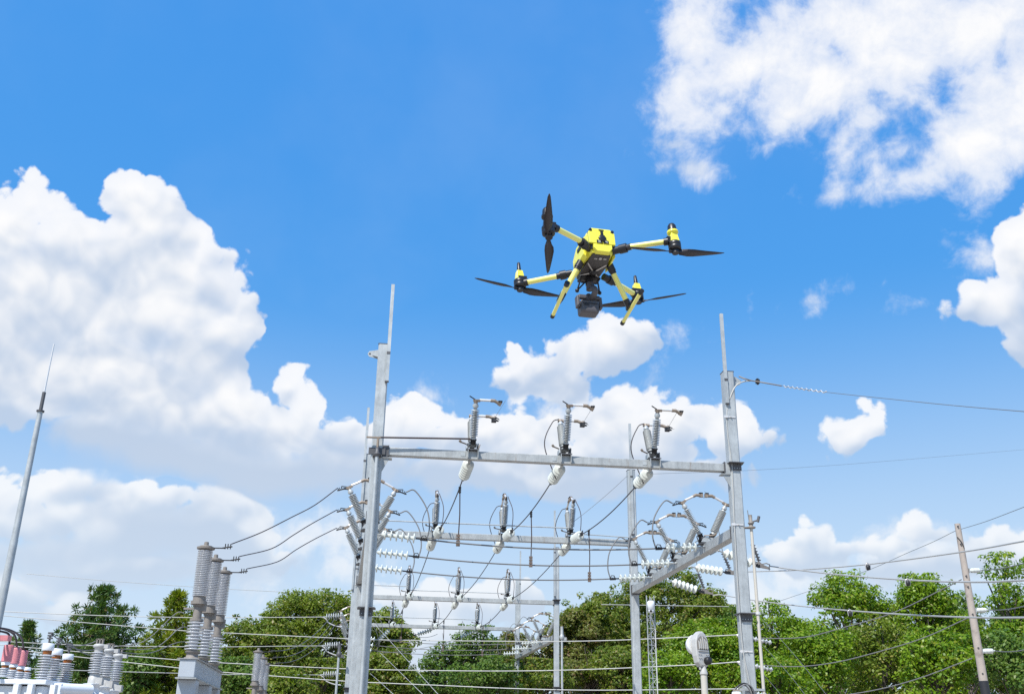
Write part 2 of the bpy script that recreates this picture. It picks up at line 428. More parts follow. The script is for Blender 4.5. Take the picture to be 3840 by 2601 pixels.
def tag(o, label=None, cat=None, group=None, kind=None):
    if label: o['label'] = label
    if cat: o['category'] = cat
    if group: o['group'] = group
    if kind: o['kind'] = kind
    return o
def thing(name, label, cat, mw=None, group=None):
    o = bpy.data.objects.new(name, None); COL.objects.link(o)
    o.empty_display_size = .2
    mw = Matrix.Identity(4) if mw is None else mw
    o.matrix_world = mw; MW[o.name] = mw.copy()
    return tag(o, label, cat, group)
def copy_tree(o, parent=None):
    c = o.copy(); COL.objects.link(c); c.parent = parent
    if parent is not None: c.matrix_parent_inverse = Matrix.Identity(4)
    for ch in KIDS(o): copy_tree(ch, c)
    return c
def KIDS(o): return [x for x in bpy.data.objects if x.parent == o]
def T(p): return Matrix.Translation(Vector(p))
def frame(o, x, y, z):
    r = Matrix((Vector(x), Vector(y), Vector(z))).transposed().to_4x4(); r.translation = Vector(o); return r
def along(o, d, up=(0, 0, 1)):
    """frame with local +X along d"""
    d = Vector(d).normalized(); y = Vector(up).cross(d).normalized(); return frame(o, d, y, d.cross(y))
def lerp(a, b, t): return Vector(a) * (1 - t) + Vector(b) * t
def sag(a, b, s, n=24):
    return [lerp(a, b, i / n) - Vector((0, 0, s * 4 * (i / n) * (1 - i / n))) for i in range(n + 1)]
def smooth_path(pts, n=8):
    """Catmull-Rom through points"""
    P = [Vector(p) for p in pts]; P = [2 * P[0] - P[1]] + P + [2 * P[-1] - P[-2]]; o = []
    for i in range(1, len(P) - 2):
        for j in range(n):
            t = j / n; a, b, c, d = P[i - 1:i + 3]
            o.append(.5 * ((2 * b) + (c - a) * t + (2 * a - 5 * b + 4 * c - d) * t * t + (3 * b - a - 3 * c + d) * t ** 3))
    return o + [P[-2]]
def pxpath(pts, Y0, Y1, n=8):
    """points read off the photograph, distance going evenly from Y0 to Y1"""
    k = len(pts) - 1; xs = [p[0] for p in pts]
    return smooth_path([PY(x, y, Y0 + (Y1 - Y0) * ((x - xs[0]) / (xs[-1] - xs[0]) if abs(xs[-1] - xs[0]) > 60 else i / k)) for i, (x, y) in enumerate(pts)], n)
def wire(label, pts, r, m, group=None, name='wire', cat='wire', n=6):
    pts = [Vector(p) for p in pts]                 # spans that leave the view go on to their next support
    if not -6 < proj(pts[-1])[0] < PW - 6: pts.append(pts[-1] + (pts[-1] - pts[-2]).normalized() * 12)
    if not -6 < proj(pts[0])[0] < PW - 6: pts.insert(0, pts[0] + (pts[0] - pts[1]).normalized() * 12)
    return tag(MB().path(pts, r, n).build(name, M[m]), label, cat, group)
#@@BODY
# ------------------------------------------------------------------ ground
g = MB(); g.box((0, 60, -.5), (1600, 1600, 1)); g = g.build('ground', M['gravel']); tag(g, kind='structure')

# ------------------------------------------------------------------ bus structure: frame and survey points
H = 8.5                                     # top of the cross beams
A1, B1 = PZ(1458, 1674, H), PZ(2727, 1736, H)
EX = (B1 - A1); EX.z = 0; EX.normalize()
EY = Vector((-EX.y, EX.x, 0)); EZ = Vector((0, 0, 1))
ROT = Matrix((EX, EY, EZ)).transposed()
def at_axis(p, w=.28): return Vector((p.x, p.y, 0))
L1 = at_axis(PZ(1415, 1672, H)) + EY * .12
R1 = at_axis(PZ(2756, 1738, H)) + EY * .12
R2 = at_axis(PZ(2376, 2023, H)) + EY * .12
R3 = at_axis(PZ(2088, 2250, H)) + EY * .12
R4 = at_axis(PZ(1941, 2351, H)) + EY * .12
L2 = R2 - EX * ((R1 - L1).dot(EX) + .22)
L3 = R3 - EX * ((R1 - L1).dot(EX) + .75)
L4 = R4 - EX * ((R1 - L1).dot(EX) + .75)
ZS = 6.93                                   # top of the side beams
BH = .20                                    # beam depth

def boxat(mb, o, d, size, off=(0, 0, 0), bev=0):
    """box in the structure's axes: offset along EX, EY, EZ"""
    p = Vector(o) + EX * off[0] + EY * off[1] + EZ * off[2]
    return mb.box(p, size, ROT, bev)

def column(axis, w, ztop, label, spike=None, plates=(), m='galv'):
    t = thing('steel_column', label, 'steel column', frame((axis.x, axis.y, 0), EX, EY, EZ), 'columns of the bus structure')
    s = MB(); s.box((0, 0, ztop / 2), (w, w, ztop), None, w * .10); s.build('shaft', M[m], t, True)
    s = MB(); s.box((0, 0, ztop + .008), (w + .012, w + .012, .016)); s.build('cap_plate', M['bracket'], t, True)
    if spike:
        sx, sy, z0, z1 = spike
        s = MB(); s.box((sx, sy, (z0 + z1) / 2), (.085, .05, z1 - z0)); s.box((sx - .03, sy + .03, (z0 + z1) / 2), (.012, .06, z1 - z0))
        s.build('lightning_spike', M['galv'], t, True)
        s = MB(); s.box((sx, sy - .005, z0 - .02), (.10, .06, .03)); s.box((sx, sy - .03, ztop - .25), (.09, .012, .06)); s.build('spike_clip', M['bracket'], t, True)
    for z in plates:
        s = MB(); s.box((0, -w / 2 - .07, z), (w + .10, .14, .02)); s.box((0, -w / 2 - .012, z - .10), (w + .02, .018, .16))
        s.box((w / 2 + .035, 0, z), (.07, w, .02)); s.box((-w / 2 - .035, 0, z), (.07, w, .02))
        s.build('bracket_plate', M['bracket'], t, True)
        s = MB()
        for k in range(4): s.tube((-.10 + k * .066, -w / 2 - .022, z - .13), (-.10 + k * .066, -w / 2 - .04, z - .13), .012, n=6)
        s.build('bolt', M['galv'], t, True)['kind'] = 'stuff'
    return t
def ztop_of(axis, x, y): return PY(x, y, axis.y - .1).z
c = column(L1, .28, ztop_of(L1, 1435, 1291), 'tall grey steel column at the front left with a flat spike on its right edge',
           (.125, -.165, ztop_of(L1, 1446, 1430), ztop_of(L1, 1473, 1070)), (PY(1405, 2278, L1.y - .14).z,))
colL1 = c
zt = ztop_of(L1, 1435, 1291)
s = MB(); s.prism([(-.14, 0, zt - .12), (-.36, 0, zt - .17), (-.40, 0, zt - .24), (-.36, 0, zt - .31), (-.14, 0, zt - .36)], (0, -.012, 0), (0, .012, 0))
s.prism([(-.14, -.10, zt - .33), (-.14, .10, zt - .33), (-.32, 0, zt - .25)], (0, 0, -.01), (0, 0, .01)); s.build('ear_plate', M['galv'], c, True)
s = MB(); s.tube((-.345, -.016, zt - .24), (-.345, .016, zt - .24), .028, n=12); s.build('shackle_pin', M['bracket'], c, True)
# operating pipe down the front of the column
s = MB(); s.tube((.01, -.27, 0), (.01, -.27, H - .28), .043, n=12); s.build('operating_pipe', M['galv'], c, True)
s = MB(); s.lathe([(0, .06), (.05, .09), (.08, .09), (.10, .05), (.22, .05)], (.01, -.27, H - .30), (0, 0, 1), 12); s.box((.01, -.2, H - .27), (.22, .16, .02)); s.build('pipe_bearing', M['bracket'], c, True)
s = MB(); s.tube((.01, -.27, H - .1), (.01, -.27, H + .16), .03, n=8); s.box((-.10, -.27, H + .17), (.34, .06, .03)); s.build('crank', M['tan_metal'], c, True)
s = MB(); s.box((0, -.15, H - .13), (.40, .03, .16)); s.box((.20, -.02, H - .12), (.13, .22, .30)); s.build('beam_seat', M['bracket'], c, True)
s = MB(); s.prism([(.14, -.1, H - .27), (.34, -.1, H - .27), (.30, -.1, H - .30), (.14, -.1, H - .62)], (0, 0, 0), (0, .02, 0)); s.box((.25, -.02, H - .275), (.24, .22, .02)); s.build('gusset', M['galv_old'], c, True)

c = column(R1, .28, ztop_of(R1, 2738, 1394), 'tall grey steel column at the right with a white ground cable strapped to it',
           (-.10, -.165, ztop_of(R1, 2734, 1514), ztop_of(R1, 2708, 1181)), (PY(2770, 1737, R1.y - .14).z, PY(2810, 2300, R1.y - .14).z))
colR1 = c
zt = ztop_of(R1, 2738, 1394)
s = MB(); s.prism([(.14, 0, zt - .10), (.22, 0, zt - .09), (.37, 0, zt - .20), (.33, 0, zt - .30), (.14, 0, zt - .36)], (0, -.012, 0), (0, .012, 0)); s.build('ear_plate', M['galv'], c, True)
s = MB(); s.box((-.20, -.02, H - .12), (.13, .22, .30)); s.prism([(-.14, -.1, H - .27), (-.36, -.1, H - .27), (-.32, -.1, H - .30), (-.14, -.1, H - .62)], (0, 0, 0), (0, .02, 0)); s.box((-.25, -.02, H - .275), (.24, .22, .02)); s.build('beam_seat', M['galv_old'], c, True)
yc = R1.y - .22
pp = [(2815, 1427), (2786, 1431), (2759, 1447), (2740, 1485), (2729, 1525), (2725, 1570), (2730, 1640), (2743, 1730), (2750, 1850), (2754, 1965), (2764, 2150), (2776, 2330), (2787, 2440), (2803, 2520), (2822, 2612)]
s = MB(); s.path(pxpath(pp, R1.y - .12, yc + .03, 5), .018, 7); s.build('ground_cable', M['alu_wire'], c)
for (x, y) in ((2726, 1560), (2754, 1964), (2788, 2440)):
    z = PY(x, y, R1.y - .2).z
    s = MB(); s.box((-.06, -.151, z), (.30, .012, .035)); s.box((-.16, -.15, z), (.09, .05, .06)); s.tube((-.03, -.157, z), (-.03, -.19, z), .015, n=6); s.build('band_clamp', M['alu'], c, True)
s = MB(); s.box((0, -.155, PY(2800, 2585, R1.y).z), (.62, .05, .05)); s.build('strut', M['galv'], c, True)

column(R2, .26, ztop_of(R2, 2376, 1762), 'steel column behind the front right one, at the far end of the right side beam', (-.02, -.155, H + .2, ztop_of(R2, 2379, 1590)))
column(R3, .25, ztop_of(R3, 2085, 2052), 'slim rust-streaked steel column standing third back on the right', (-.1, -.15, H + .2, ztop_of(R3, 2079, 1914)), (H + .03, PY(2088, 2575, R3.y).z))
column(R4, .25, ztop_of(R4, 1942, 2172), 'farthest steel column on the right, with a small ear plate at its top', (.12, -.14, H, ztop_of(R4, 1947, 2065)))
column(L2, .26, ztop_of(L2, 1390, 1703), 'steel column just behind the front left one, with its spike on the left edge', (-.15, -.155, H - 1.3, ztop_of(L2, 1374, 1530)))
column(L3, .25, R3.y * 0 + H + 2.35, 'third steel column in the left row, mostly behind the front left one', (-.1, -.15, H + .2, H + 4.0), (4.3,))
column(L4, .25, H + 2.3, 'farthest steel column of the left row', (.1, -.14, H, H + 4.0))

def beam(p, q, label, name='steel_beam', w=.20, m='galv_old'):
    """square tube from p to q (points on its centre line)"""
    d = (q - p).normalized(); L = (q - p).length
    t = thing(name, label, 'steel beam', along(p, d), 'beams of the bus structure')
    s = MB(); s.box((L / 2, 0, 0), (L, w, w)); s.build('tube', M[m], t, True, .012)
    for x in (0, L):
        s = MB(); s.box((x, 0, 0), (.03, w + .07, w + .07)); s.build('end_plate', M['bracket'], t, True)
    return t
zb = H - BH / 2
def up(p, z): return Vector((p.x, p.y, z))
bm_front = beam(up(L1, zb) + EX * .27, up(R1, zb) - EX * .27, 'long grey square cross beam at the front carrying the three open switches')
for px in (1735, 2078, 2415):
    q = up(L1, zb) + EX * .27; d_ = EX
    tt = min((abs(proj(q + d_ * (k * .02))[0] - px), k * .02) for k in range(0, 460))[1]
    MB().box((tt, -.104, 0), (.11, .008, .09), None).build('hand_hole_cover', M['galv'], bm_front, True, .004)
beam(up(L2, zb) + EX * .14, up(R2, zb) - EX * .14, 'second cross beam back, behind the front one')
beam(up(L3, zb) + EX * .14, up(R3, zb) - EX * .14, 'third cross beam back, in front of the trees')
beam(up(L4, zb) + EX * .14, up(R4, zb) - EX * .14, 'fourth and farthest cross beam')
zs = ZS - .12
def dirn(a, b):
    d = b - a; d.z = 0; return d.normalized()
def side_beam(a, b, label): 
    d = dirn(a, b); return beam(up(a, zs) + d * .14, up(b, zs) - d * .14, label, w=.24), d
sbR, dR = side_beam(R1, R2, 'side beam on the right running back from the front column, seen from below')
sbL, dL = side_beam(L1, L2, 'side beam on the left seen end on behind the front left column')
sbF, dF = side_beam(R3, R4, 'far side beam between the two farthest right columns')
sbG, dG = side_beam(L3, L4, 'far side beam between the two farthest left columns')

# ------------------------------------------------------------------ V switches
def shed_profile(L, n, r0, r1):
    pr = [(0, r0 * 1.25), (.06, r0 * 1.25), (.065, r0)]
    a, b = .075, L - .06; st = (b - a) / n
    for i in range(n):
        z = a + i * st
        pr += [(z, r0), (z + st * .30, r0 * 1.02), (z + st * .42, r1), (z + st * .62, r1 * .97), (z + st * .80, r0 * 1.05)]
    return pr + [(b, r0), (L, r0 * .95)]
TILT = math.radians(27)
def switch_arm(side, opened, z0):
    """arm of one post in post axes: x towards the other post, z along the post"""
    a = []
    a.append(('tan_metal', 'hinge_casting', lambda s: (s.box((.02, 0, .055), (.17, .07, .06)), s.tube((0, 0, .0), (0, 0, .07), .05, n=10))))
    a.append(('alu', 'arm_tube', lambda s: s.tube((.09, 0, .075), (.40, 0, .075), .032, n=10)))
    def tip(s):
        s.tube((.36, 0, .075), (.46, 0, .075), .042, n=10); s.tube((.45, 0, .078), (.565, 0, .015), .040, n=10)
        s.box((.59, 0, .005), (.07, .09, .10), Matrix.Rotation(-TILT, 3, 'Y').inverted())
    a.append(('tan_metal', 'contact_tip', tip))
    return a
def make_switch(name, label, opened, group):
    root = thing(name, label, 'switch', None, group)
    # saddle on the beam
    s = MB(); s.box((0, 0, .012), (.46, .30, .024)); s.box((0, .125, .10), (.34, .022, .16)); s.box((0, -.125, .10), (.34, .022, .16)); s.build('base_plate', M['bracket'], root, True)
    s = MB(); s.prism([(.10, 0, .0), (.24, 0, .0), (.24, 0, -.20), (.12, 0, -.26)], (0, -.13, 0), (0, -.115, 0)); s.prism([(.10, 0, .0), (.24, 0, .0), (.24, 0, -.20), (.12, 0, -.26)], (0, .115, 0), (0, .13, 0))
    s.box((.125, 0, -.11), (.02, .34, .20)); s.build('saddle_bracket', M['galv_old'], root, True)
    s = MB(); s.box((0, 0, .17), (.30, .20, .03)); s.prism([(-.20, 0, .04), (.20, 0, .04), (.13, 0, .16), (-.13, 0, .16)], (0, -.16, 0), (0, -.142, 0)); s.build('mount_plate', M['galv'], root, True)
    s = MB(); s.tube((-.10, -.12, .22), (.14, -.30, .20), .018, n=6); s.tube((.138, -.299, .20), (.16, -.34, .24), .03, n=8); s.build('link_rod', M['tan_metal'], root, True)
    s = MB(); s.tube((-.16, .14, .05), (-.20, .20, .26), .014, n=6); s.build('lever', M['tan_metal'], root, True)
    for sd in (-1, 1):
        ax = Vector((sd * math.sin(TILT), 0, math.cos(TILT)))
        o = Vector((sd * .125, 0, .16))
        s = MB(); s.lathe([(0, .07), (.10, .07), (.11, .085), (.13, .085)], o, ax, 12); s.build('bearing', M['black'], root, True)
        p0 = o + ax * .13
        s = MB(); s.lathe(shed_profile(.80, 16, .048, .105), p0, ax, 14); pi = s.build('post_insulator', M['porcelain'], root, True)
        s = MB(); s.lathe([(0, .07), (.05, .074), (.09, .05), (.12, .045)], p0 + ax * .79, ax, 12); cp = s.build('metal_cap', M['galv'], pi, True)
        inward = Vector((-sd * math.cos(TILT), 0, math.sin(TILT)))      # square to the post, towards the centre
        yv = ax.cross(inward)
        if opened: xd = Vector((0, 1, 0)); yv = ax.cross(xd)
        else: xd = inward
        F = frame(p0 + ax * .90, xd, yv, ax)
        for mm, nm, fn in switch_arm(sd, opened, 0):
            s = MB(); fn(s); s.v = [tuple(F @ Vector(v)) for v in s.v]; s.build(nm, M[mm], root, True)
        s = MB()
        if opened and sd == -1:      # jaw with fingers on the far post
            pts = [((.60, -.03, .02), (.70, -.04, -.04)), ((.60, .03, .02), (.70, .04, -.04)), ((.58, 0, .02), (.66, 0, -.09))]
            for a, b in pts: s.tube(F @ Vector(a), F @ Vector(b), .022, .012, n=6)
            s.box(F @ Vector((.57, 0, -.05)), (.12, .12, .10)); 
        else:
            s.box(F @ Vector((.60, 0, .06)), (.09, .10, .03))
            s2 = MB(); s2.tube(F @ Vector((-.02, 0, .08)), F @ Vector((-.16, 0, .16)), .014, n=6); s2.build('horn', M['black'], root, True)
        s.build('contact_fingers', M['black'], root, True)
        # terminal pad and lug reaching outwards
        s = MB(); s.box(F @ Vector((-.07, 0, .05)), (.14, .06, .04)); s.tube(F @ Vector((-.08, 0, .06)), F @ Vector((-.30, 0, .10)), .018, n=6)
        for k in (.17, .22, .26): s.tube(F @ Vector((-k, 0, .07)), F @ Vector((-k, 0, .15)), .012, n=6)
        if not opened: s.build('terminal_lug', M['black'], root, True)
    s = MB()
    if opened:
        F0 = Vector((-.52, .55, 1.02)); s.path([F0, F0 + Vector((.1, .30, .52))], .0045, 4); s.path([F0, F0 + Vector((.1, .16, -.02))], .005, 4)
    else:
        s.path([(0, 0, 1.27), (.02, .02, 1.38), (.10, .02, 1.42), (.03, .02, 1.47)], .005, 4); s.path([(-.14, .03, 1.30), (.32, .05, 1.32)], .005, 4)
    s.build('arcing_horn', M['grey_wire'], root, True)
    return root
G1, G2, G3, G4 = 'open switches on the front beam', 'switches on the beams behind', 'switches on the right side beam', 'switches on the left side beam'
def closest(p, a, d):
    """distance along a + d*t nearest to the bearing of pixel p"""
    best = min((abs(proj(a + d * (t * .01))[0] - p), t * .01) for t in range(-50, 1600)); return best[1]
sw_open = make_switch('v_switch', 'open V switch with both arms swung right, nearest the front left column', True, G1)
sw_shut = make_switch('v_switch', 'closed V switch on the second beam, leftmost of its three', False, G2)
def put(o, p, x, y, label, group=None):
    o.matrix_world = frame(p, x, y, EZ); o['label'] = label
    if group: o['group'] = group
    return o
ORD = ('leftmost', 'middle', 'rightmost')
b0 = up(L1, H); P1 = []
for i, px in enumerate((1772, 2117, 2450)):
    o = sw_open if i == 0 else copy_tree(sw_open)
    p = b0 + EX * closest(px, b0, EX); P1.append(p)
    # local +X to the camera side, arms (+Y local) to the right
    put(o, p, -EY, EX, ('open V switch with both arms swung right, nearest the front left column', 'open V switch in the middle of the front beam', 'open V switch on the front beam nearest the white cable column')[i])
PP = {1: P1}
first = True
for k, (ax, pxs, nm) in {2: (L2, (1632, 1888, 2139), 'second beam back'), 3: (L3, (1530, 1717, 1903), 'third beam back'), 4: (L4, (1468, 1629, 1789), 'farthest cross beam')}.items():
    b0 = up(ax, H); PP[k] = []
    for i, px in enumerate(pxs):
        o = sw_shut if first else copy_tree(sw_shut); first = False
        p = b0 + EX * closest(px, b0, EX); PP[k].append(p)
        put(o, p, -EY, EX, 'closed V switch seen edge on, %s of the three on the %s' % (ORD[i], nm))
def side_switches(a, d, ts, labels, group):
    r = []
    for t, lb in zip(ts, labels):
        o = copy_tree(sw_shut); p = up(a, ZS) + d * t; r.append(p)
        x = Vector((d.y, -d.x, 0)); put(o, p, x, d, lb, group)
    return r
LENR = (R2 - R1).length
sR = [closest(px, up(R1, ZS), dR) for px in (2650, 2545, 2453)]
SWR = side_switches(R1, dR, sR, ('closed V switch nearest the right column, arms meeting in a peak', 'middle closed V switch on the right side beam', 'farthest closed V switch on the right side beam, in front of the second column'), G3)
SWL = side_switches(L1, dL, [LENR * .24, LENR * .50, LENR * .76], ('nearest V switch behind the front left column, topmost of the three', 'middle V switch behind the front left column', 'lowest V switch behind the front left column'), G4)
LENF = (R4 - R3).length
SWF = side_switches(R3, dF, [closest(px, up(R3, ZS), dF) for px in (2040, 2000, 1965)], ('far V switch partly behind the third right column', 'middle far V switch left of the third right column', 'far V switch overlapping the farthest right column'), G3)
SWG = side_switches(L3, dG, [LENF * .25, LENF * .5, LENF * .75], ('far left V switch, topmost of three left of the column group', 'far left V switch, middle of three left of the column group', 'far left V switch, lowest of three left of the column group'), G4)

# ------------------------------------------------------------------ insulator strings
disc_me = None
def disc_prof():
    return [(0, .03), (.004, .046), (.066, .052), (.072, .064), (.078, .105), (.086, .126), (.100, .130), (.112, .124), (.108, .106), (.116, .10), (.108, .084), (.114, .07), (.106, .05), (.112, .030), (.148, .028)]
def make_string(n, name, label, m, group):
    root = thing(name, label, 'insulator string', None, group)
    s = MB(); s.tube((-.16, 0, 0), (0, 0, 0), .020, n=8); s.sphere((-.15, 0, 0), .035, 8, 6); s.build('clevis', M['galv_old'], root, True)
    me = None
    for i in range(n):
        if me is None:
            s = MB(); s.lathe(disc_prof(), (0, 0, 0), (1, 0, 0), 20); d = s.build('disc', M[m], root, True); me = d
        else:
            d = me.copy(); COL.objects.link(d); d.parent = root
        d.location = (i * .148, 0, 0)
    L = n * .148
    s = MB(); s.tube((L - .02, 0, 0), (L + .14, 0, 0), .022, n=8)
    s.box((L + .20, 0, -.01), (.18, .05, .06))
    for k in range(3): s.tube((L + .14 + k * .06, -.045, .03), (L + .14 + k * .06, .045, .03), .014, n=6)
    s.path([(L + .12, 0, 0), (L + .16, .02, .09), (L + .24, .02, .10), (L + .28, .01, .02)], .014, 6)
    s.build('dead_end_clamp', M['black'], root, True)
    return root, L + .28
st_bell, BL = make_string(6, 'insulator_string', 'x', 'porcelain_w', 'insulator strings under the cross beams')
st_used = [False]
def put_string(p, d, label, group, k=1.0):
    o = st_bell if not st_used[0] else copy_tree(st_bell); st_used[0] = True
    o.matrix_world = along(p + Vector(d).normalized() * .16 * k, d) @ Matrix.Scale(k, 4); o['label'] = label; o['group'] = group
    return p + Vector(d).normalized() * (BL + .16) * k
GS = 'insulator strings on the cross beams'
PHASE = ('left', 'middle', 'right')
LONG = {}
for i in range(3):
    for k in (1, 2, 3):
        a = PP[k][i] - EZ * (BH + .02) + EY * .05 - EX * .06; b = PP[k + 1][i] - EZ * .10 - EY * .16 + EX * .05
        s_ = (.16, .20, .16)[k - 1]
        da = (b - a).normalized() - EZ * (4 * s_ / (b - a).length) * .8
        db = (a - b).normalized() - EZ * (4 * s_ / (b - a).length) * .8
        nm = ('front', 'second', 'third', 'farthest')
        pa = put_string(a, da, 'white disc string sloping away below the %s beam, %s of three' % (nm[k - 1], PHASE[i] if i != 1 else 'middle'), GS, 1.16)
        pb = put_string(b, db, 'white disc string facing us on the %s beam, %s of three' % (nm[k], PHASE[i] if i != 1 else 'middle'), GS, 1.16)
        pts = sag(pa, pb, s_ * .75, 20); LONG[(k, i)] = pts
        wire('dark conductor sloping back from the %s beam to the next, %s phase' % (nm[k - 1], PHASE[i]), pts, (.016, .016, .018)[k - 1], 'dark_wire', 'conductors between the cross beams', 'conductor')
# strings leaving the farthest beam
for i, (px, py) in enumerate(((1470, 2400), (1745, 2408), (1640, 2440))):
    a = PP[4][i] - EZ * (BH + .02)
    d = (Vector((-.75, .35, -.72)), Vector((-1, .3, -.28)), Vector((-1, .2, -.42)))[i]
    pe = put_string(a, d, 'white disc string hanging to the left under the farthest beam, %s of three' % PHASE[i], GS)
    tgt = (PY(1584, 2610, 62), PY(1640, 2376, 64), PY(1436, 2446, 62))[i]
    if i: wire('thin wire from the farthest beam running left, %s string' % PHASE[i], sag(pe, tgt, .15, 12), .014, 'grey_wire', 'wires below the farthest beam')

# strain strings and cross buses between the side beams
GX = 'strain strings on the side beams'
BUS = []
tL = [LENR * .10, LENR * .36, LENR * .62]
def bus_set(a, dl, swl, b, dr, swr, near, rr, s_=.12):
    out = []
    for i in range(3):
        q = swr[i] - EZ * .10 - Vector((dr.y, -dr.x, 0)) * .14 - dr * .20
        tt = (q - up(b, 0)).dot(dr); p = up(a, ZS - .10) + dl * ((q - up(a, 0)).dot(EY) / dl.dot(EY)) + EX * .15
        d = (q - p).normalized(); sl = EZ * .07
        pe = put_string(p, d - sl, 'strain string of white discs on the left side beam, %s of the %s three' % (('upper', 'middle', 'lower')[i], near), GX)
        qe = put_string(q, -d - sl, 'strain string of white discs on the right side beam, %s of the %s three' % (('upper', 'middle', 'lower')[i], near), GX)
        pts = sag(pe, qe, s_, 24); out.append((pts, pe, qe))
        wire('%s horizontal bus wire of the %s bay' % (('upper', 'middle', 'lower')[i], near), pts, rr, 'grey_wire', 'cross bus wires', 'bus_wire')
    return out
BUSN = bus_set(L1, dL, SWL, R1, dR, SWR, 'near', .021)
BUSF = bus_set(L3, dG, SWG, R3, dF, SWF, 'far', .018)
# droppers from the sloping conductors to the cross buses
def nearest(pts, p): return min(pts, key=lambda q: (Vector((q.x, q.y, 0)) - Vector((p.x, p.y, 0))).length)
def dropper(i, k, bus, near):
    c0 = LONG[(k, i)]; b0 = bus[i][0]
    best = min(((Vector((q.x, q.y, 0)) - Vector((w.x, w.y, 0))).length, a, b) for a, q in enumerate(c0) for b, w in enumerate(b0))
    q, w = c0[best[1]], b0[best[2]]
    w = Vector((q.x, q.y, w.z))
    lb = '%s vertical dropper lead with clamps in the %s bay' % (('first', 'second', 'third')[i] + ' from the left,', near)
    t = thing('dropper_lead', lb, 'dropper lead', T(w), 'vertical dropper leads')
    MB().path([q, lerp(q, w, .5) + EX * .02, w], .017, 6).build('lead', M['brown_wire'], t)
    s = MB()
    for z in (-.02, -.08, -.14): s.box(q + EZ * z, (.07, .06, .035)); 
    s.tube(q, q - EZ * .18, .022, n=8); s.build('top_clamp', M['black'], t)
    s = MB()
    for z in (.20, .12, .04, -.04): s.box(w + EZ * z, (.10, .05, .06))
    s.build('bottom_clamp', M['rusty'], t)
for i in range(3): dropper(i, 1, BUSN, 'near'); dropper(i, 3, BUSF, 'far')
# jumpers from switch posts to strain clamps
def post_top(p, d, sd):
    x = Vector((d.y, -d.x, 0)); h = .13 + .90 + .02
    return p + EZ * (.16 + math.cos(TILT) * h + .0) + x * (sd * (.125 + math.sin(TILT) * h + .30))
def jumper(a, b, out_, label, r=.019, up_=.10, n=10):
    p = [a, a + out_ * .22 + EZ * up_ * .4, lerp(a, b, .35) + out_ * .34 + EZ * .02, lerp(a, b, .72) + out_ * .22, b]
    wire(label, smooth_path(p, 8), r, 'grey_wire', 'jumper leads', 'jumper_lead')
for i in range(3):
    w = ('uppermost', 'middle', 'lowest')[i]
    jumper(post_top(SWR[i], dR, -1), BUSN[i][2], -EX, 'looping jumper lead from the right side switches, ' + w)
    jumper(post_top(SWL[i], dL, 1), BUSN[i][1], EX, 'looping jumper lead from the left side switches, ' + w)
    jumper(post_top(SWF[i], dF, -1), BUSF[i][2], -EX, 'looping jumper lead at the far right switches, ' + w, .015)
    jumper(post_top(SWG[i], dG, 1), BUSF[i][1], EX, 'looping jumper lead at the far left switches, ' + w, .015)
for k in (1, 2, 3):
    for i in range(3):
        if k == 1 and i == 0: continue
        a = PP[k][i] + EY * .55 + EZ * 1.15 - EX * .05; b = PP[k][i] - EZ * .45 + EY * .55 - EX * .12
        wire('thin lead curving down behind the %s switch on the %s beam' % (PHASE[i], ('front', 'second', 'third')[k - 1]), smooth_path([a, a - EX * .18 - EZ * .12, lerp(a, b, .45) - EX * .34, b], 8), .014, 'dark_wire', 'leads behind the switches', 'lead')
for k in (2, 3, 4):
    for i in range(3):
        a = PP[k][i] - EY * .62 + EZ * 1.2 + EX * .06; b = PP[k][i] - EY * .95 - EZ * .28 + EX * .14
        wire('thin lead hanging in front of the %s switch on the %s beam' % (PHASE[i], ('front', 'second', 'third', 'farthest')[k - 1]), smooth_path([a, lerp(a, b, .4) + EX * .12 - EY * .1, b], 8), .013, 'brown_wire', 'leads in front of the switches', 'lead')
# operating rods along the beams
def rod(label, p, q, r=.022): tag(MB().tube(p, q, r, n=8).build('operating_rod', M['brown_wire'] if 'front' in label else M['galv']), label, 'rod', 'switch operating rods')
rod('thin operating rod above the left part of the front beam', up(L1, H + .17) - EY * .27 - EX * .2, P1[0] + EZ * .27 - EY * .22 - EX * .08)
rod('operating rod along the second beam', up(L2, H + .30) - EY * .2, PP[2][2] + EZ * .30 - EY * .2)
rod('operating rod along the third beam left part', up(L3, H + .42) - EY * .2, PP[3][0] + EZ * .42 - EY * .2)
rod('operating rod along the third beam between its switches', PP[3][0] + EZ * .24 - EY * .2, PP[3][2] + EZ * .24 - EY * .2, .018)
rod('operating rod along the farthest beam', up(L4, H + .36) - EY * .2, PP[4][2] + EZ * .36 - EY * .2)
rod('short rod from the second column to the rightmost switch of the second beam', PP[2][2] + EZ * .12 - EY * .2, up(R2, H + .06) - EY * .2 - EX * .15, .018)
for i in range(2):
    rod(('near', 'far')[i] + ' linking rod on top of the right side beam', SWR[i] + EZ * .25, SWR[i + 1] + EZ * .25, .016)

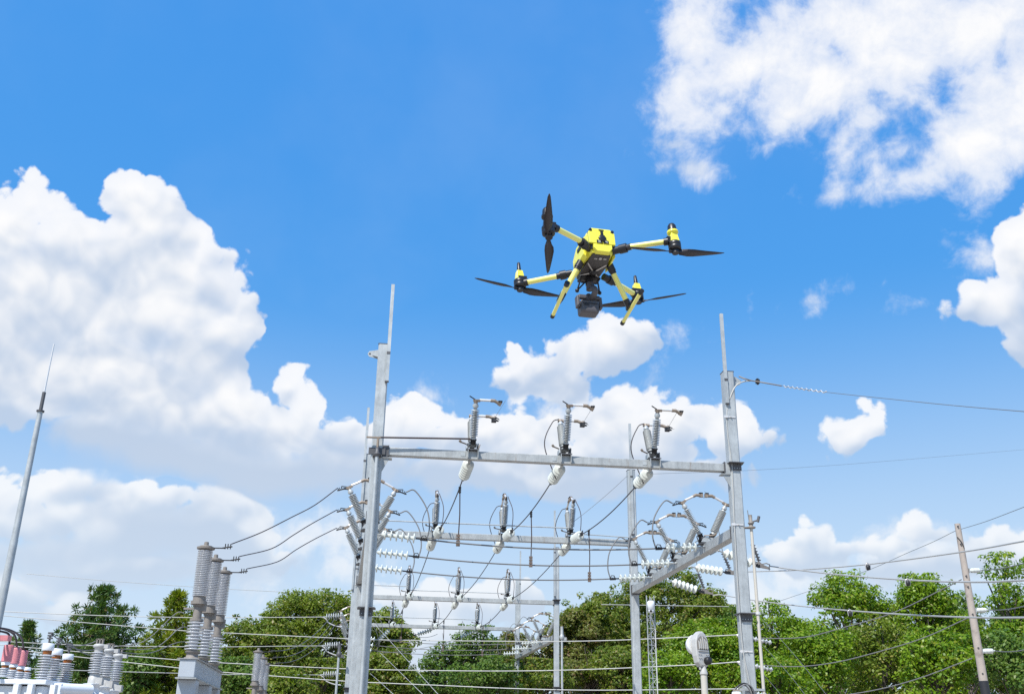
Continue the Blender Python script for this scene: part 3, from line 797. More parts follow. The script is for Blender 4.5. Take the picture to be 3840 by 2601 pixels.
# outboard strings and line conductors leaving to the right
GO = 'strings outside the right side beam'
ends = []
for i, (px0, py0, px1, py1, lb) in enumerate(((2694, 2063, 2815, 2110, 'disc string right of the side beam passing behind the right column'), (2590, 2124, 2712, 2143, 'disc string outside the side beam left of the right column'), (2504, 2174, 2617, 2212, 'lowest disc string outside the side beam over the trees'))):
    a = PY(px0, py0, SWR[i].y - .15); b = PY(px1, py1, SWR[i].y + .25)
    put_string(a, b - a, lb, GO); d = (b - a).normalized(); e = a + d * 1.2
    t = thing('line_clamp', ('bolted line clamp with ribbed jumper at the right of the right column', 'bolted line clamp with ribbed jumper just left of the right column', 'pale bolted line clamp above the trees left of the right column')[i], 'clamp', along(e, Vector((d.x, d.y, d.z * .3))), GO)
    s = MB(); s.prism([(0, 0, -.05), (.48, 0, -.05), (.44, 0, .0), (.22, 0, .05), (.10, 0, .12), (.02, 0, .02)], (0, -.02, 0), (0, .02, 0)); s.path([(.20, 0, .05), (.36, 0, .10), (.47, 0, .08), (.45, 0, -.02)], .016, 6); s.build('clamp_body', M['flange'], t, True)
    if i < 3:
        s = MB(); s.tube((.12, 0, .12), (-.08, 0, .55), .03, n=8)
        for k in range(6): s.box((.11 - k * .035, 0, .15 + k * .075), (.12, .05, .025))
        s.build('ribbed_jumper', M['bracket'], t, True)
        s = MB(); s.path(smooth_path([(-.08, 0, .55), (-.14, 0, .9), (-.16, .1, 1.5)], 6), .012, 5); s.build('tail_wire', M['grey_wire'], t, True)
    ends.append(e + d * .46)
GL = 'line conductors leaving to the right'
wire('upper line conductor sagging away to the right edge from the right column', [ends[0]] + pxpath([(2885, 2121), (2992, 2136), (3185, 2157), (3420, 2174), (3650, 2181), (3850, 2174)], ends[0].y, 15, 6), .017, 'alu_wire', GL, 'conductor')
wire('line conductor rising to the right edge across the wooden pole', [ends[1]] + pxpath([(2760, 2145), (2818, 2142), (2992, 2136), (3252, 2115), (3597, 2070), (3850, 2026)], ends[1].y, 15, 6), .015, 'alu_wire', GL, 'conductor')
wire('lowest line conductor crossing the wooden pole over the trees', [ends[2]] + pxpath([(2700, 2228), (2827, 2249), (3051, 2276), (3350, 2300), (3628, 2313), (3850, 2314)], ends[2].y, 16, 6), .017, 'alu_wire', GL, 'conductor')
def fault_marker(x, y, Y, label):
    p = PY(x, y, Y); t = thing('line_sensor', label, 'line sensor', T(p), 'sensors clipped to the line conductors')
    MB().lathe([(-.11, .02), (-.09, .045), (-.02, .05), (0, .02)], p, (0, 0, 1), 8).build('sensor_body', M['black'], t)
    s = MB(); s.path([p + Vector((.04, 0, -.10)), p + Vector((.05, 0, 0)), p + Vector((0, 0, .05)), p + Vector((-.05, 0, 0)), p + Vector((-.04, 0, -.10))], .012, 5); s.build('clip', M['silver'], t)
fault_marker(3254, 2117, 21, 'dark sensor hanging on the rising line conductor')
fault_marker(3403, 2176, 20.5, 'dark sensor hanging on the upper line conductor over the trees')
fault_marker(3187, 2291, 24, 'dark sensor hanging on the lowest line conductor')
# shield wire from the right column
e = PY(2776, 1413, R1.y)
pts = pxpath([(2776, 1413), (2838, 1430), (2900, 1440), (2960, 1450), (3100, 1470), (3400, 1502), (3600, 1522), (3860, 1544)], R1.y, 14, 8)
wire('shield wire running from the top of the right column to the right edge', pts, .007, 'grey_wire', None, 'shield_wire')
t = thing('preformed_grip', 'dead end grip and clamp holding the shield wire at the right column', 'wire grip', T(e))
s = MB(); s.path(pxpath([(2772, 1411), (2805, 1424), (2850, 1432), (2930, 1446)], R1.y, R1.y - 1.2, 5), .018, 6); s.build('grip_strands', M['tan_metal'], t)
q = PY(2841, 1430, R1.y - .4); s = MB(); s.box(q, (.10, .08, .10)); s.tube(q - EZ * .08, q + EZ * .08, .03, n=6); s.build('clamp', M['black'], t)
hp = pxpath([(2940, 1448), (3100, 1470)], R1.y - 1.3, R1.y - 3.2, 60)
s = MB(); s.path([p + Vector((0, .022 * math.sin(i * .95), .022 * math.cos(i * .95))) for i, p in enumerate(hp)], .012, 5)
tag(s.build('spiral_damper', M['alu']), 'pale spiral damper twisted round the shield wire', 'wire damper')
wire('faint far wire rising to the right edge behind the right column', pxpath([(2440, 1776), (2800, 1763), (3200, 1738), (3850, 1684)], R2.y, 60, 8), .006, 'grey_wire', None, 'shield_wire')
wire('thin wire slanting from the second right column to the second beam', sag(up(R2, 0) - EX * .12 + EZ * (PY(2355, 1783, R2.y).z), PP[2][2] - EY * .4 + EZ * .45, .05, 8), .008, 'grey_wire', None, 'shield_wire')

# operating pipe right of the right column
t = thing('operating_pipe', 'tall slim pipe with a crank at its top beside the right column', 'pipe', T((PY(2862, 2601, R1.y - .1).x, R1.y - .1, 0)))
pa = PY(2810, 1975, R1.y - .1); 
ptop = Vector((PY(2838, 2250, R1.y - .1).x, R1.y - .1, pa.z))
s = MB(); s.tube((ptop.x, ptop.y, 0), ptop, .038, n=12); s.build('pipe', M['lamp_pole'], t)
s = MB(); s.lathe([(-.03, .10), (0, .11), (.02, .05), (.07, .05), (.08, .075), (.11, .075), (.12, .042), (.30, .042)], ptop, (0, 0, 1), 12); s.box(ptop + Vector((-.15, .05, -.01)), (.24, .16, .02)); s.build('bearing', M['flange'], t)
s = MB(); s.tube(ptop + EZ * .12, ptop + Vector((.18, -.05, .17)), .02, n=8); s.tube(ptop + Vector((.16, -.05, .12)), ptop + Vector((.20, -.05, .26)), .035, n=8); s.build('crank', M['bracket'], t)
q = Vector((ptop.x, ptop.y, PY(2836, 2300, R1.y).z)); s = MB(); s.lathe([(-.03, .06), (.03, .06)], q, (0, 0, 1), 12); s.box(q + Vector((-.12, 0, 0)), (.2, .05, .03)); s.build('guide_ring', M['alu'], t)

for (x0, y0, x1, y1, Y, lb) in ((1272, 2440, 1266, 2601, L3.y - .5, 'thin pipe standing left of the column group before the trees'), (2107, 2376, 2109, 2601, R3.y - .1, 'thin pipe with a bearing right of the third column in the right row')):
    a = PY(x0, y0, Y); t = thing('operating_pipe', lb, 'pipe', T((a.x, Y, 0)))
    MB().tube((a.x, Y, 0), a, .055, n=10).build('pipe', M['galv'], t)
    s = MB(); s.lathe([(-.25, .09), (-.18, .12), (-.10, .12), (-.05, .09), (.0, .075), (.35, .07)], a, (0, 0, 1), 10); s.box(a + Vector((.14, 0, -.22)), (.16, .10, .14)); s.build('bearing', M['bracket'] if x0 < 2000 else M['galv_old'], t)
# small junction box with cables at the foot of the frame
q = PY(2762, 2592, R1.y - .5)
t = thing('junction_box', 'small white box with black cables arching over it at the bottom edge', 'junction box', T(q))
s = MB(); s.lathe([(-.5, .11), (-.03, .11), (0, .10)], q, (0, 0, 1), 14); s.build('can', M['white_paint'], t)
s = MB(); s.box(q + EZ * .03, (.16, .03, .03)); s.build('handle', M['tan_metal'], t)
for k, (a, b) in enumerate(((0, 0), (6, -6), (14, -2))):
    s = MB(); s.path(pxpath([(2750 + a, 2590), (2762 + a, 2576 + b), (2785 + a, 2566 + b), (2806 + a, 2578 + b), (2822 + a, 2612)], R1.y - .4, R1.y - .3, 6), .016, 6); s.build('cable', M['grey_wire' if k != 1 else 'black'], t)
# ------------------------------------------------------------------ instrument transformers on the left
def big_shed(pr, z0, z1, n, r0, r1):
    st = (z1 - z0) / n
    for i in range(n):
        z = z0 + i * st; pr += [(z, r0), (z + st * .25, r0 * 1.03), (z + st * .45, r1), (z + st * .60, r1), (z + st * .85, r0 * 1.05)]
    pr.append((z1, r0))
def make_ct(label, Ht, group):
    root = thing('instrument_transformer', label, 'insulator column', None, group)
    s = MB(); s.lathe([(0, .17), (.05, .17), (.06, .13), (.14, .125), (.15, .16), (.19, .16)], (0, 0, 0), (0, 0, 1), 18); s.build('foot', M['flange'], root, True)
    pr = []; big_shed(pr, .19, Ht * .325, 9, .088, .185); s = MB(); s.lathe(pr, n=20); s.build('lower_insulator', M['porcelain_sky'], root, True)
    z = Ht * .325; s = MB(); s.lathe([(z, .13), (z + .001, .15), (z + .05, .15), (z + .051, .098), (Ht * .450, .095), (Ht * .451, .12), (Ht * .468, .12), (Ht * .469, .18), (Ht * .498, .18), (Ht * .499, .142), (Ht * .535, .142)], n=22, smooth=False); s.box((-.15, -.05, Ht * .43), (.30, .06, .04)); s.box((.12, 0, Ht * .44), (.10, .10, .14)); s.build('neck', M['flange'], root, True)
    pr = []; big_shed(pr, Ht * .535, Ht * .945, 26, .110, .170); s = MB(); s.lathe(pr, n=20); s.build('upper_insulator', M['porcelain_sky'], root, True)
    z = Ht * .945; s = MB(); s.lathe([(z, .13), (z + .02, .16), (z + .03, .20), (z + .07, .205), (z + .071, .15), (z + .10, .14), (z + .101, .055), (z + .19, .05), (z + .20, .03)], n=22, smooth=False); s.build('top_cap', M['flange'], root, True)
    s = MB(); s.box((.30, 0, z + .06), (.26, .05, .02)); s.tube((.38, 0, z + .065), (.60, 0, z + .10), .018, n=6)
    for k in (.44, .50, .56): s.tube((k, 0, z + .04), (k, 0, z + .16), .012, n=6)
    s.build('terminal', M['black'], root, True)
    return root
ct0 = PY(718, 2473, 23.0); ct_top = PY(768, 2040, 23.0)
HT = ct_top.z - ct0.z
GC = 'insulator columns on the steel stand'
CT = []
for i, (x, y, Y) in enumerate(((718, 2473, 23.0), (758, 2497, 24.6), (796, 2523, 26.4))):
    p = PY(x, y, Y); p.z = ct0.z; CT.append(p)
cd = (CT[2] - CT[0]); cd.z = 0; cd.normalize()
ct = make_ct('x', HT, GC)
LBC = ('nearest and tallest looking ribbed insulator column on the steel stand', 'middle ribbed insulator column on the steel stand', 'rear ribbed insulator column on the steel stand')
for i, p in enumerate(CT):
    o = ct if i == 0 else copy_tree(ct); o.matrix_world = T(p); o['label'] = LBC[i]
def stand(P, d, label, w=.34):
    a = P[0] - d * .45; b = P[-1] + d * .5; zt_ = P[0].z
    t = thing('equipment_stand', label, 'steel stand', along(up(a, 0), d))
    L = (b - a).length
    s = MB(); s.box((L / 2, 0, zt_ - .20), (L, w, .38)); s.build('girder', M['grey_paint'], t, True, .015)
    s = MB(); s.box((L / 2, 0, zt_ - .006), (L + .06, w + .12, .012)); s.box((L / 2, 0, zt_ - .405), (L + .04, w + .10, .03)); s.build('flange_plate', M['galv_old'], t, True)
    for k in range(9):
        pass
    s = MB()
    for k in range(14):
        for yy in (-1, 1): s.tube((.15 + k * (L - .3) / 13, yy * (w / 2 + .03), zt_), (.15 + k * (L - .3) / 13, yy * (w / 2 + .03), zt_ + .03), .016, n=6)
    s.build('bolt', M['rusty'], t, True)['kind'] = 'stuff'
    for x in (.42, L * .58, L - .35):
        s = MB(); s.box((x, 0, (zt_ - .42) / 2), (.40, .40, zt_ - .42)); s.build('leg', M['grey_paint'], t, True, .02)
stand(CT, cd, 'grey steel box girder stand under the three tall insulator columns')
far = []
for i, (x, y, Y) in enumerate(((970, 2434, 41.0), (987, 2458, 43.2), (999, 2480, 45.6))):
    q = PY(x, y, Y); o = copy_tree(ct); o.matrix_world = T(up(q, q.z - HT)); far.append(up(q, q.z - HT))
    o['label'] = ('nearest', 'middle', 'rear')[i] + ' of three distant ribbed insulator columns before the trees'; o['group'] = 'distant insulator columns'
zz = min(p.z for p in far)
stand([up(p, zz) for p in far], cd, 'distant steel stand below the three far insulator columns')
# leads from the insulator columns to the left switches
for i, pts in enumerate((((845, 2053), (870, 2048), (916, 2028), (980, 1995), (1090, 1940), (1180, 1893), (1240, 1862), (1268, 1855)),
                         ((870, 2118), (912, 2110), (960, 2088), (1020, 2055), (1100, 2005), (1170, 1962), (1230, 1937), (1264, 1932)),
                         ((892, 2177), (930, 2168), (975, 2145), (1040, 2105), (1110, 2060), (1180, 2020), (1235, 2003), (1266, 2001)))):
    a = post_top(SWL[i], dL, -1)
    P = pxpath(pts, CT[i].y, a.y, 6) + [a]
    S_ = CT[i] + Vector((.58, 0, HT * .945 + .16)); P = smooth_path([S_] + [q for q in P[::6] if proj(S_)[0] + 70 < proj(q)[0] < proj(a)[0] - 50] + [a], 6)
    wire('dark lead rising from the %s insulator column to the left switches' % ('nearest', 'middle', 'rear')[i], P, .013, 'dark_wire', 'leads to the left switches', 'lead')
    a = post_top(SWG[i], dG, -1); q = far[i] + EZ * (HT - .05)
    wire('thin lead from the %s distant insulator column to the far left switches' % ('nearest', 'middle', 'rear')[i], sag(q + Vector((.5, 0, .02)), a, .55, 14), .012, 'grey_wire', 'leads to the far left switches', 'lead')

# ------------------------------------------------------------------ white power transformer at the left edge
zT = PY(150, 2552, 21.2).z
xr = PY(205, 2560, 21.0).x; xl = PY(-420, 2560, 21.0).x
t = thing('power_transformer', 'white power transformer tank with porcelain bushings at the left edge', 'transformer', T((xr - 1.5, 21.8, 0)))
PTF = t
s = MB(); s.box(((xl + xr) / 2, 22.0, (zT - .12) / 2), (xr - xl - .16, 2.6, zT - .12)); s.build('tank', M['white_paint'], t, False, .02)
s = MB(); s.box(((xl + xr) / 2, 22.0, zT - .05), (xr - xl, 2.8, .09)); s.build('lid', M['white_paint'], t, False, .015)
for k, x in enumerate((115, 62, 200, -40)):
    q = PY(x, 2600, 20.62); s = MB(); s.box((q.x, 20.60, (zT - .10) / 2), (.10, .14, zT - .10)); s.build('stiffener', M['white_paint'], t)
q0, q1 = PY(215, 2580, 21.0), PY(340, 2586, 21.6)
s = MB(); s.tube(q0, q1, .11, n=16); s.tube(q0 - EZ * .30 - Vector((0, .1, 0)), q1 - EZ * .26, .06, n=12); s.build('cooling_pipe', M['white_paint'], t)
q = PY(120, 2560, 21.4); s = MB(); s.box((q.x + .55, 21.2, zT - .22), (.5, .5, .34)); s.build('side_box', M['white_paint'], t, False, .02)
def bushing(base, top, name, sc, m_top='white_paint', n=9, amber=True, cover=False):
    base = Vector(base); L = top - base.z
    zi = .52 if cover else .70
    pr = []; big_shed(pr, .04, L * zi, n, .075 * sc, .155 * sc)
    pr = [(0, .12 * sc), (.04, .12 * sc)] + pr
    p = MB().lathe(pr, base, (0, 0, 1), 18).build(name, M['porcelain_sky'], PTF)
    MB().lathe([(L * zi, .085 * sc), (L * (zi + .10), .088 * sc)], base, (0, 0, 1), 16).build('oil_glass', M['amber'], p)
    MB().lathe([(L * (zi + .10), .105 * sc), (L * (zi + .115), .112 * sc), (L * .985, .112 * sc), (L * .995, .095 * sc), (L, .05 * sc)], base, (0, 0, 1), 16).build('cap', M['white_paint'], p)
    s = MB(); s.tube(base + EZ * L, base + EZ * (L + .16 * sc), .022 * sc, n=8)
    for k in (.10, .15, .20): s.box(base + EZ * (L + k * sc), (.09 * sc, .07 * sc, .03 * sc))
    s.build('terminal', M['bracket'], p)
    return base + EZ * (L + .2 * sc)
BT = []
for (bx, by, tx, ty, Y) in ((158, 2552, 170, 2410, 21.2), (194, 2556, 212, 2430, 21.7), (238, 2560, 252, 2450, 22.2)):
    b = PY(bx, by, Y); b.z = zT; BT.append(bushing(b, PY(tx, ty, Y).z, 'bushing', 1.0))
# bushings wearing red animal guards
GT = []
for k, (bx, ty, Y) in enumerate(((14, 2416, 21.0), (45, 2427, 21.5), (73, 2437, 22.0))):
    b = PY(bx - 4, 2545, Y); b.z = zT + .06; top = PY(bx, ty, Y).z; L = top - b.z
    pr = []; big_shed(pr, .0, L * .28, 4, .06, .11)
    p = MB().lathe(pr, b, (0, 0, 1), 16).build('guarded_bushing', M['porcelain_sky'], PTF)
    MB().lathe([(L * .28, .065), (L * .36, .068)], b, (0, 0, 1), 14).build('oil_glass', M['amber'], p)
    MB().lathe([(L * .36, .08), (L * .47, .085), (L * .48, .06)], b, (0, 0, 1), 14).build('cap', M['white_paint'], p)
    s = MB(); pr = [(L * .47, .092)]
    for j in range(9): pr += [(L * (.48 + j * .055), .100), (L * (.50 + j * .055), .094)]
    s.lathe(pr + [(L * .985, .098), (L, .07)], b, (0, 0, 1), 16); s.build('red_cover', M['red_cover'], p); GT.append(b + EZ * L)
b = PY(96, 2545, 22.6); b.z = zT + .02; GT.append(bushing(b, PY(90, 2500, 22.6).z, 'small_bushing', .62, n=5))
s = MB(); s.box(PY(8, 2391, 20.6), (.30, .16, .10)); s.build('red_cover_bar', M['red_cover'], PTF)
for k, (a, c_, b) in enumerate(((( -30, 2352), (18, 2358), (45, 2425)), ((-20, 2350), (40, 2362), (74, 2436)), ((-40, 2362), (5, 2366), (16, 2414)))):
    P = smooth_path([PY(a[0], a[1], 20.4), PY(c_[0], c_[1], 20.9), lerp(PY(c_[0], c_[1], 21.2), GT[(1, 2, 0)[k]], .55) + Vector((.05, 0, .08)), GT[(1, 2, 0)[k]]], 8)
    wire('dark insulated lead arching down to the %s red covered bushing' % ('middle', 'rear', 'front')[k], P, .022, 'dark_wire', 'leads over the red covered bushings', 'lead')
# surge arresters right of the tank
for k, (bx, by, tx, ty, Y) in enumerate(((350, 2562, 378, 2396, 21.8), (390, 2574, 412, 2414, 22.8), (425, 2588, 446, 2434, 24.0))):
    b = PY(bx, by, Y); top = PY(tx, ty, Y).z; L = top - b.z
    t = thing('surge_arrester', ('nearest', 'middle', 'rear')[k] + ' white ribbed surge arrester right of the transformer tank', 'surge arrester', T(up(b, 0)), 'surge arresters beside the transformer')
    s = MB(); s.tube(up(b, 0), up(b, b.z - .28), .11, n=12); s.lathe([(-.28, .12), (-.25, .20), (-.22, .20), (-.20, .14), (-.04, .13), (-.02, .2), (0, .2)], b, (0, 0, 1), 16); s.build('pedestal', M['white_paint'], t)
    s = MB(); s.lathe([(0, .12), (.13, .115), (.14, .10), (L * .22, .10)], b, (0, 0, 1), 16); s.box(b + Vector((.14, -.05, .05)), (.14, .12, .14)); s.build('base_fitting', M['lamp_grey'], t)
    pr = []; big_shed(pr, L * .22, L * .72, 9, .075, .145); MB().lathe(pr, b, (0, 0, 1), 18).build('insulator', M['porcelain_sky'], t)
    s = MB(); s.lathe([(L * .72, .085), (L * .80, .088), (L * .81, .12), (L * .86, .125), (L * .89, .10), (L * .90, .05)], b, (0, 0, 1), 16); s.box(b + Vector((.14, 0, L * .84)), (.12, .10, .08)); s.build('head', M['lamp_grey'], t)
    s = MB()
    for dx in (-.06, 0, .06): s.box(b + Vector((dx, 0, L * .95)), (.025, .06, L * .12))
    s.box(b + EZ * (L * 1.005), (.16, .06, .02)); s.build('terminal', M['flange'], t)
for k in range(3):
    a = BT[k]; b = PY((378, 412, 446)[k], (2394, 2412, 2432)[k], (21.8, 22.8, 24)[k])
    wire('slack grey lead from the %s bushing to the surge arresters' % ('first', 'second', 'third')[k], sag(a, b + Vector((-.1, 0, -.05)), .16, 12), .011, 'grey_wire', 'leads at the surge arresters', 'lead')
for k, (a, b) in enumerate(((( 446, 2434), (690, 2296)), ((500, 2440), (705, 2350)), ((455, 2442), (692, 2404)))):
    wire('grey lead sagging from the surge arresters up to the insulator columns, %s' % ('upper', 'middle', 'lower')[k], pxpath([(a[0] - 60 + 40 * (k == 0), a[1] - 10 + 3 * k), (lerp((a[0], a[1], 0), (b[0], b[1], 0), .4).x, lerp((a[0], a[1], 0), (b[0], b[1], 0), .4).y + 22), (b[0] - 35, b[1] + 6), b], 23, 23.2 + k, 8), .011, 'grey_wire', 'leads at the insulator columns', 'lead')

# ------------------------------------------------------------------ lightning mast at the far left
Ym = 40.0
b = PY(54, 2022, Ym); base = Vector((b.x, Ym, 0))
def zz_(x, y): return PY(x, y, Ym).z
t = thing('lightning_mast', 'tapering grey lightning mast with a thin rod at the left edge', 'mast', T(base))
z1, z2, z3, z4 = zz_(54, 2022), zz_(141, 1541), zz_(152, 1470), zz_(190, 1290)
bx = PY(54, 2022, Ym).x
s = MB(); s.tube(base, base + EZ * z1, .19, .145, n=16); s.build('lower_tube', M['galv'], t)
s = MB(); s.tube(base + EZ * (z1 - .02), base + EZ * z2, .135, .105, n=16); s.build('upper_tube', M['galv'], t)
s = MB(); s.lathe([(-.03, .16), (.03, .16)], base + EZ * z2, (0, 0, 1), 14); s.build('collar', M['bracket'], t)
s = MB(); s.tube(base + EZ * z2, base + EZ * z3, .075, n=10); s.build('rod_socket', M['bracket'], t)
s = MB(); s.tube(base + EZ * z3, base + EZ * z4, .04, .03, n=8); s.build('lightning_rod', M['alu'], t)

# ------------------------------------------------------------------ wooden utility pole at the right
Yp = 38.0
pt = PY(3590, 1963, Yp); pb = PY(3652, 2420, Yp)
base = Vector((pt.x + .12, Yp, 0))
t = thing('utility_pole', 'weathered wooden utility pole leaning left with a black wrap near the bottom', 'utility pole', T(base))
zw = PY(3660, 2551, Yp).z
top = Vector((pt.x, Yp, pt.z)); mid = lerp(base, top, zw / top.z)
s = MB(); s.tube(mid, top, .150, .108, n=18); s.build('wood_shaft', M['wood'], t)
s = MB(); s.tube(base, mid, .172, .158, n=18); s.build('black_wrap', M['tar'], t)
s = MB()
for z in (.12, .8, 2.0, 2.4, 3.4, 4.6, 5.5, 6.3): 
    q = lerp(top, base, z / top.z); s.tube(q + Vector((-.05, -.10, 0)), q + Vector((-.05, -.16, 0)), .03, n=6)
s.build('bolt', M['bracket'], t)['kind'] = 'stuff'
s = MB(); q = top - EZ * .62; s.path(smooth_path([q + Vector((-.11, -.06, .1)), q + Vector((-.02, -.15, -.1)), q + Vector((.08, -.1, -.35))], 6), .015, 5); s.build('down_lead', M['black'], t)
PI = []
for k, (x, y) in enumerate(((3640, 2138), (3664, 2287), (3688, 2440))):
    q = PY(x, y, Yp - .05)
    s = MB(); s.lathe([(-.04, .05), (0, .06), (.02, .085), (.10, .09), (.12, .08), (.14, .09), (.24, .09), (.26, .08), (.28, .088), (.34, .08), (.36, .03), (.42, .03)], q, (1, 0, .05), 12); ins = s.build('post_insulator', M['porcelain_w'], t)
    s = MB(); s.box(q + Vector((-.05, 0, 0)), (.05, .10, .16)); s.tube(q + Vector((-.05, 0, -.06)), q + Vector((.25, 0, -.07)), .02, n=6); s.build('insulator_bracket', M['galv_old'], ins)
    PI.append(q + Vector((.42, 0, .02)))
for k, (pr, lb) in enumerate(((((3840, 2110), (3850, 2108)), 'upper'), (((3840, 2271), (3850, 2270)), 'middle'), (((3840, 2435), (3850, 2435)), 'lower'))):
    e_ = PY(pr[0][0] + 10, pr[0][1] - 2, 30)
    wire('%s wire from the wooden pole to the right edge' % lb, sag(PI[k], e_, .05, 10), .017, 'grey_wire', 'wires right of the wooden pole')
for k, pts in enumerate((((3606, 2171), (3540, 2205), (3350, 2296), (3150, 2355), (3033, 2385), (2940, 2392), (2850, 2391)),
                         ((3628, 2316), (3450, 2395), (3239, 2457), (3130, 2482), (3024, 2496), (2930, 2497), (2862, 2492)),
                         ((3646, 2466), (3480, 2530), (3337, 2573), (3190, 2601), (3000, 2622), (2880, 2624)))):
    wire('%s wire sagging from the wooden pole down to behind the right column' % ('upper', 'middle', 'lower')[k], pxpath(pts, Yp, 44, 6), .020, 'grey_wire', 'wires left of the wooden pole')
wire('static wire crossing the top of the wooden pole', pxpath([(2895, 2262), (3220, 2150), (3400, 2073), (3500, 2030), (3577, 1992), (3603, 1983), (3700, 1953), (3850, 1896)], 75, 36, 6), .012, 'grey_wire', None, 'static_wire')

# ------------------------------------------------------------------ long pale feeder wires in front of the trees
GW = 'long pale feeder wires before the trees'
LW = (
 ('pale feeder wire across the left trees ending in a dead end string, upper', ((-20, 2290), (363, 2306), (711, 2314), (837, 2314), (1080, 2313), (1211, 2312)), 56, 58),
 ('long pale feeder wire crossing behind the columns, upper', ((-20, 2304), (246, 2327), (699, 2364), (837, 2371), (1261, 2391), (1395, 2397), (1933, 2403), (2240, 2401), (2587, 2387), (2762, 2379)), 56, 44),
 ('pale feeder wire across the left trees ending in a dead end string, middle', ((-20, 2402), (351, 2419), (699, 2423), (825, 2424), (1080, 2421), (1206, 2420)), 54, 58),
 ('long pale feeder wire crossing behind the columns, middle', ((-20, 2414), (140, 2429), (685, 2474), (819, 2483), (1276, 2505), (1600, 2512), (1933, 2514), (2240, 2507), (2619, 2490), (2765, 2480)), 54, 44),
 ('long pale feeder wire crossing behind the columns, lower', ((88, 2438), (345, 2467), (682, 2504), (813, 2517), (1276, 2551), (1384, 2557), (1650, 2568), (1933, 2580), (2240, 2586), (2756, 2581)), 52, 44),
 ('pale feeder wire across the left trees ending in a dead end string, lower', ((99, 2504), (328, 2513), (682, 2523), (813, 2527), (1080, 2528), (1200, 2529)), 52, 58),
 ('thin pale wire in front of the big oak behind the second right column', ((2255, 2265), (2500, 2269), (2733, 2273)), 60, 60),
 ('faint white far wire in the sky at the lower left', ((100, 2150), (400, 2176), (726, 2199), (849, 2207), (1217, 2226), (1300, 2229)), 90, 95),
)
for lb, pts, a, b in LW: wire(lb, pxpath(pts, a, b, 5), .022 if a < 80 else .022, 'alu_wire', GW, 'feeder_wire')
for k, (x, y) in enumerate(((1211, 2312), (1206, 2420), (1200, 2529))):
    a = PY(x, y, 58); b = PY(x + 78, y - 5, 58.2)
    t = thing('dead_end_string', ('upper', 'middle', 'lower')[k] + ' dead end string of small grey discs left of the column group', 'insulator string', T(a), 'dead end strings at the far left columns')
    d = (b - a); L = d.length; MB().tube(a, b, .03, n=8).build('core', M['porcelain'], t)
    me = None
    for j in range(7):
        if me is None: me = dd = MB().lathe([(0, .04), (.03, .17), (.06, .17), (.08, .05)], (0, 0, 0), d, 14).build('disc', M['porcelain'], t, True)
        else: dd = me.copy(); COL.objects.link(dd); dd.parent = t
        dd.location = d * (.15 + j * .11)
    MB().path(pxpath([(x, y), (x + 14, y + 10), (x + 22, y + 22), (x + 50, y + 34), (x + 78, y + 38)], 58, 58.3, 6), .035, 6).build('jumper', M['alu'], t)
for k, (x, y) in enumerate(((2762, 2379), (2765, 2480), (2756, 2581))):
    a = PY(x, y, 44); b = PY(x + 62, y + 14, 44)
    t = thing('dead_end_string', ('upper', 'middle', 'lower')[k] + ' grey dead end insulator partly hidden by the right column', 'insulator string', T(a), 'dead end insulators behind the right column')
    s = MB(); s.lathe([(0, .03), (.05, .06), (.2, .05), (.3, .04)], a, b - a, 10); s.path([a, a + Vector((.12, 0, -.12)), a + Vector((.30, 0, -.26))], .035, 6); s.build('end_clamp', M['alu'], t)
    s = MB(); pr = []; big_shed(pr, .3, 1.5, 8, .05, .11); s.lathe(pr, a, b - a, 12); s.build('insulator', M['porcelain'], t)
GG = 'diagonal guy wires'
for lb, p in (('diagonal wire running down right in front of the left tree gap, upper', ((1401, 2334), (1500, 2443), (1645, 2604))), ('diagonal wire running down right in front of the left tree gap, middle', ((1425, 2445), (1500, 2518), (1590, 2606))), ('diagonal wire running down right beside the front left column, lowest', ((1388, 2523), (1430, 2560), (1480, 2606)))):
    wire(lb, pxpath(p, 60, 46, 5), .013, 'alu_wire', GG, 'guy_wire')
for lb, p in (('thin guy wire right of the right column, upper', ((2849, 2312), (2925, 2392), (3006, 2486), (3100, 2604))), ('thin guy wire right of the right column, middle', ((2856, 2412), (2910, 2472), (2963, 2531), (3020, 2604))), ('thin guy wire right of the right column, lowest', ((2866, 2530), (2905, 2575), (2930, 2606)))):
    wire(lb, pxpath(p, 44, 34, 5), .007, 'grey_wire', GG, 'guy_wire')

# ------------------------------------------------------------------ street lamp at the bottom
YL = 17.5
base = PY(2641, 2560, YL); hx = base.x; zc = PY(2641, 2512, YL).z
t = thing('street_lamp', 'grey cobra head street lamp on a pole with its head tilted up', 'street lamp', T((hx, YL, 0)))
s = MB(); s.tube((hx, YL, 0), (hx, YL, PY(2641, 2525, YL).z), .055, n=14); s.build('pole', M['lamp_pole'], t)
s = MB(); zb0 = PY(2641, 2527, YL).z; s.lathe([(0, .068), (.02, .068), (.06, .058), (.12, .040), (.15, .035)], (hx, YL, zb0), (0, 0, 1), 12); s.box((hx - .06, YL - .02, zb0 + .10), (.03, .05, .05)); s.build('slip_fitter', M['lamp_grey'], t)
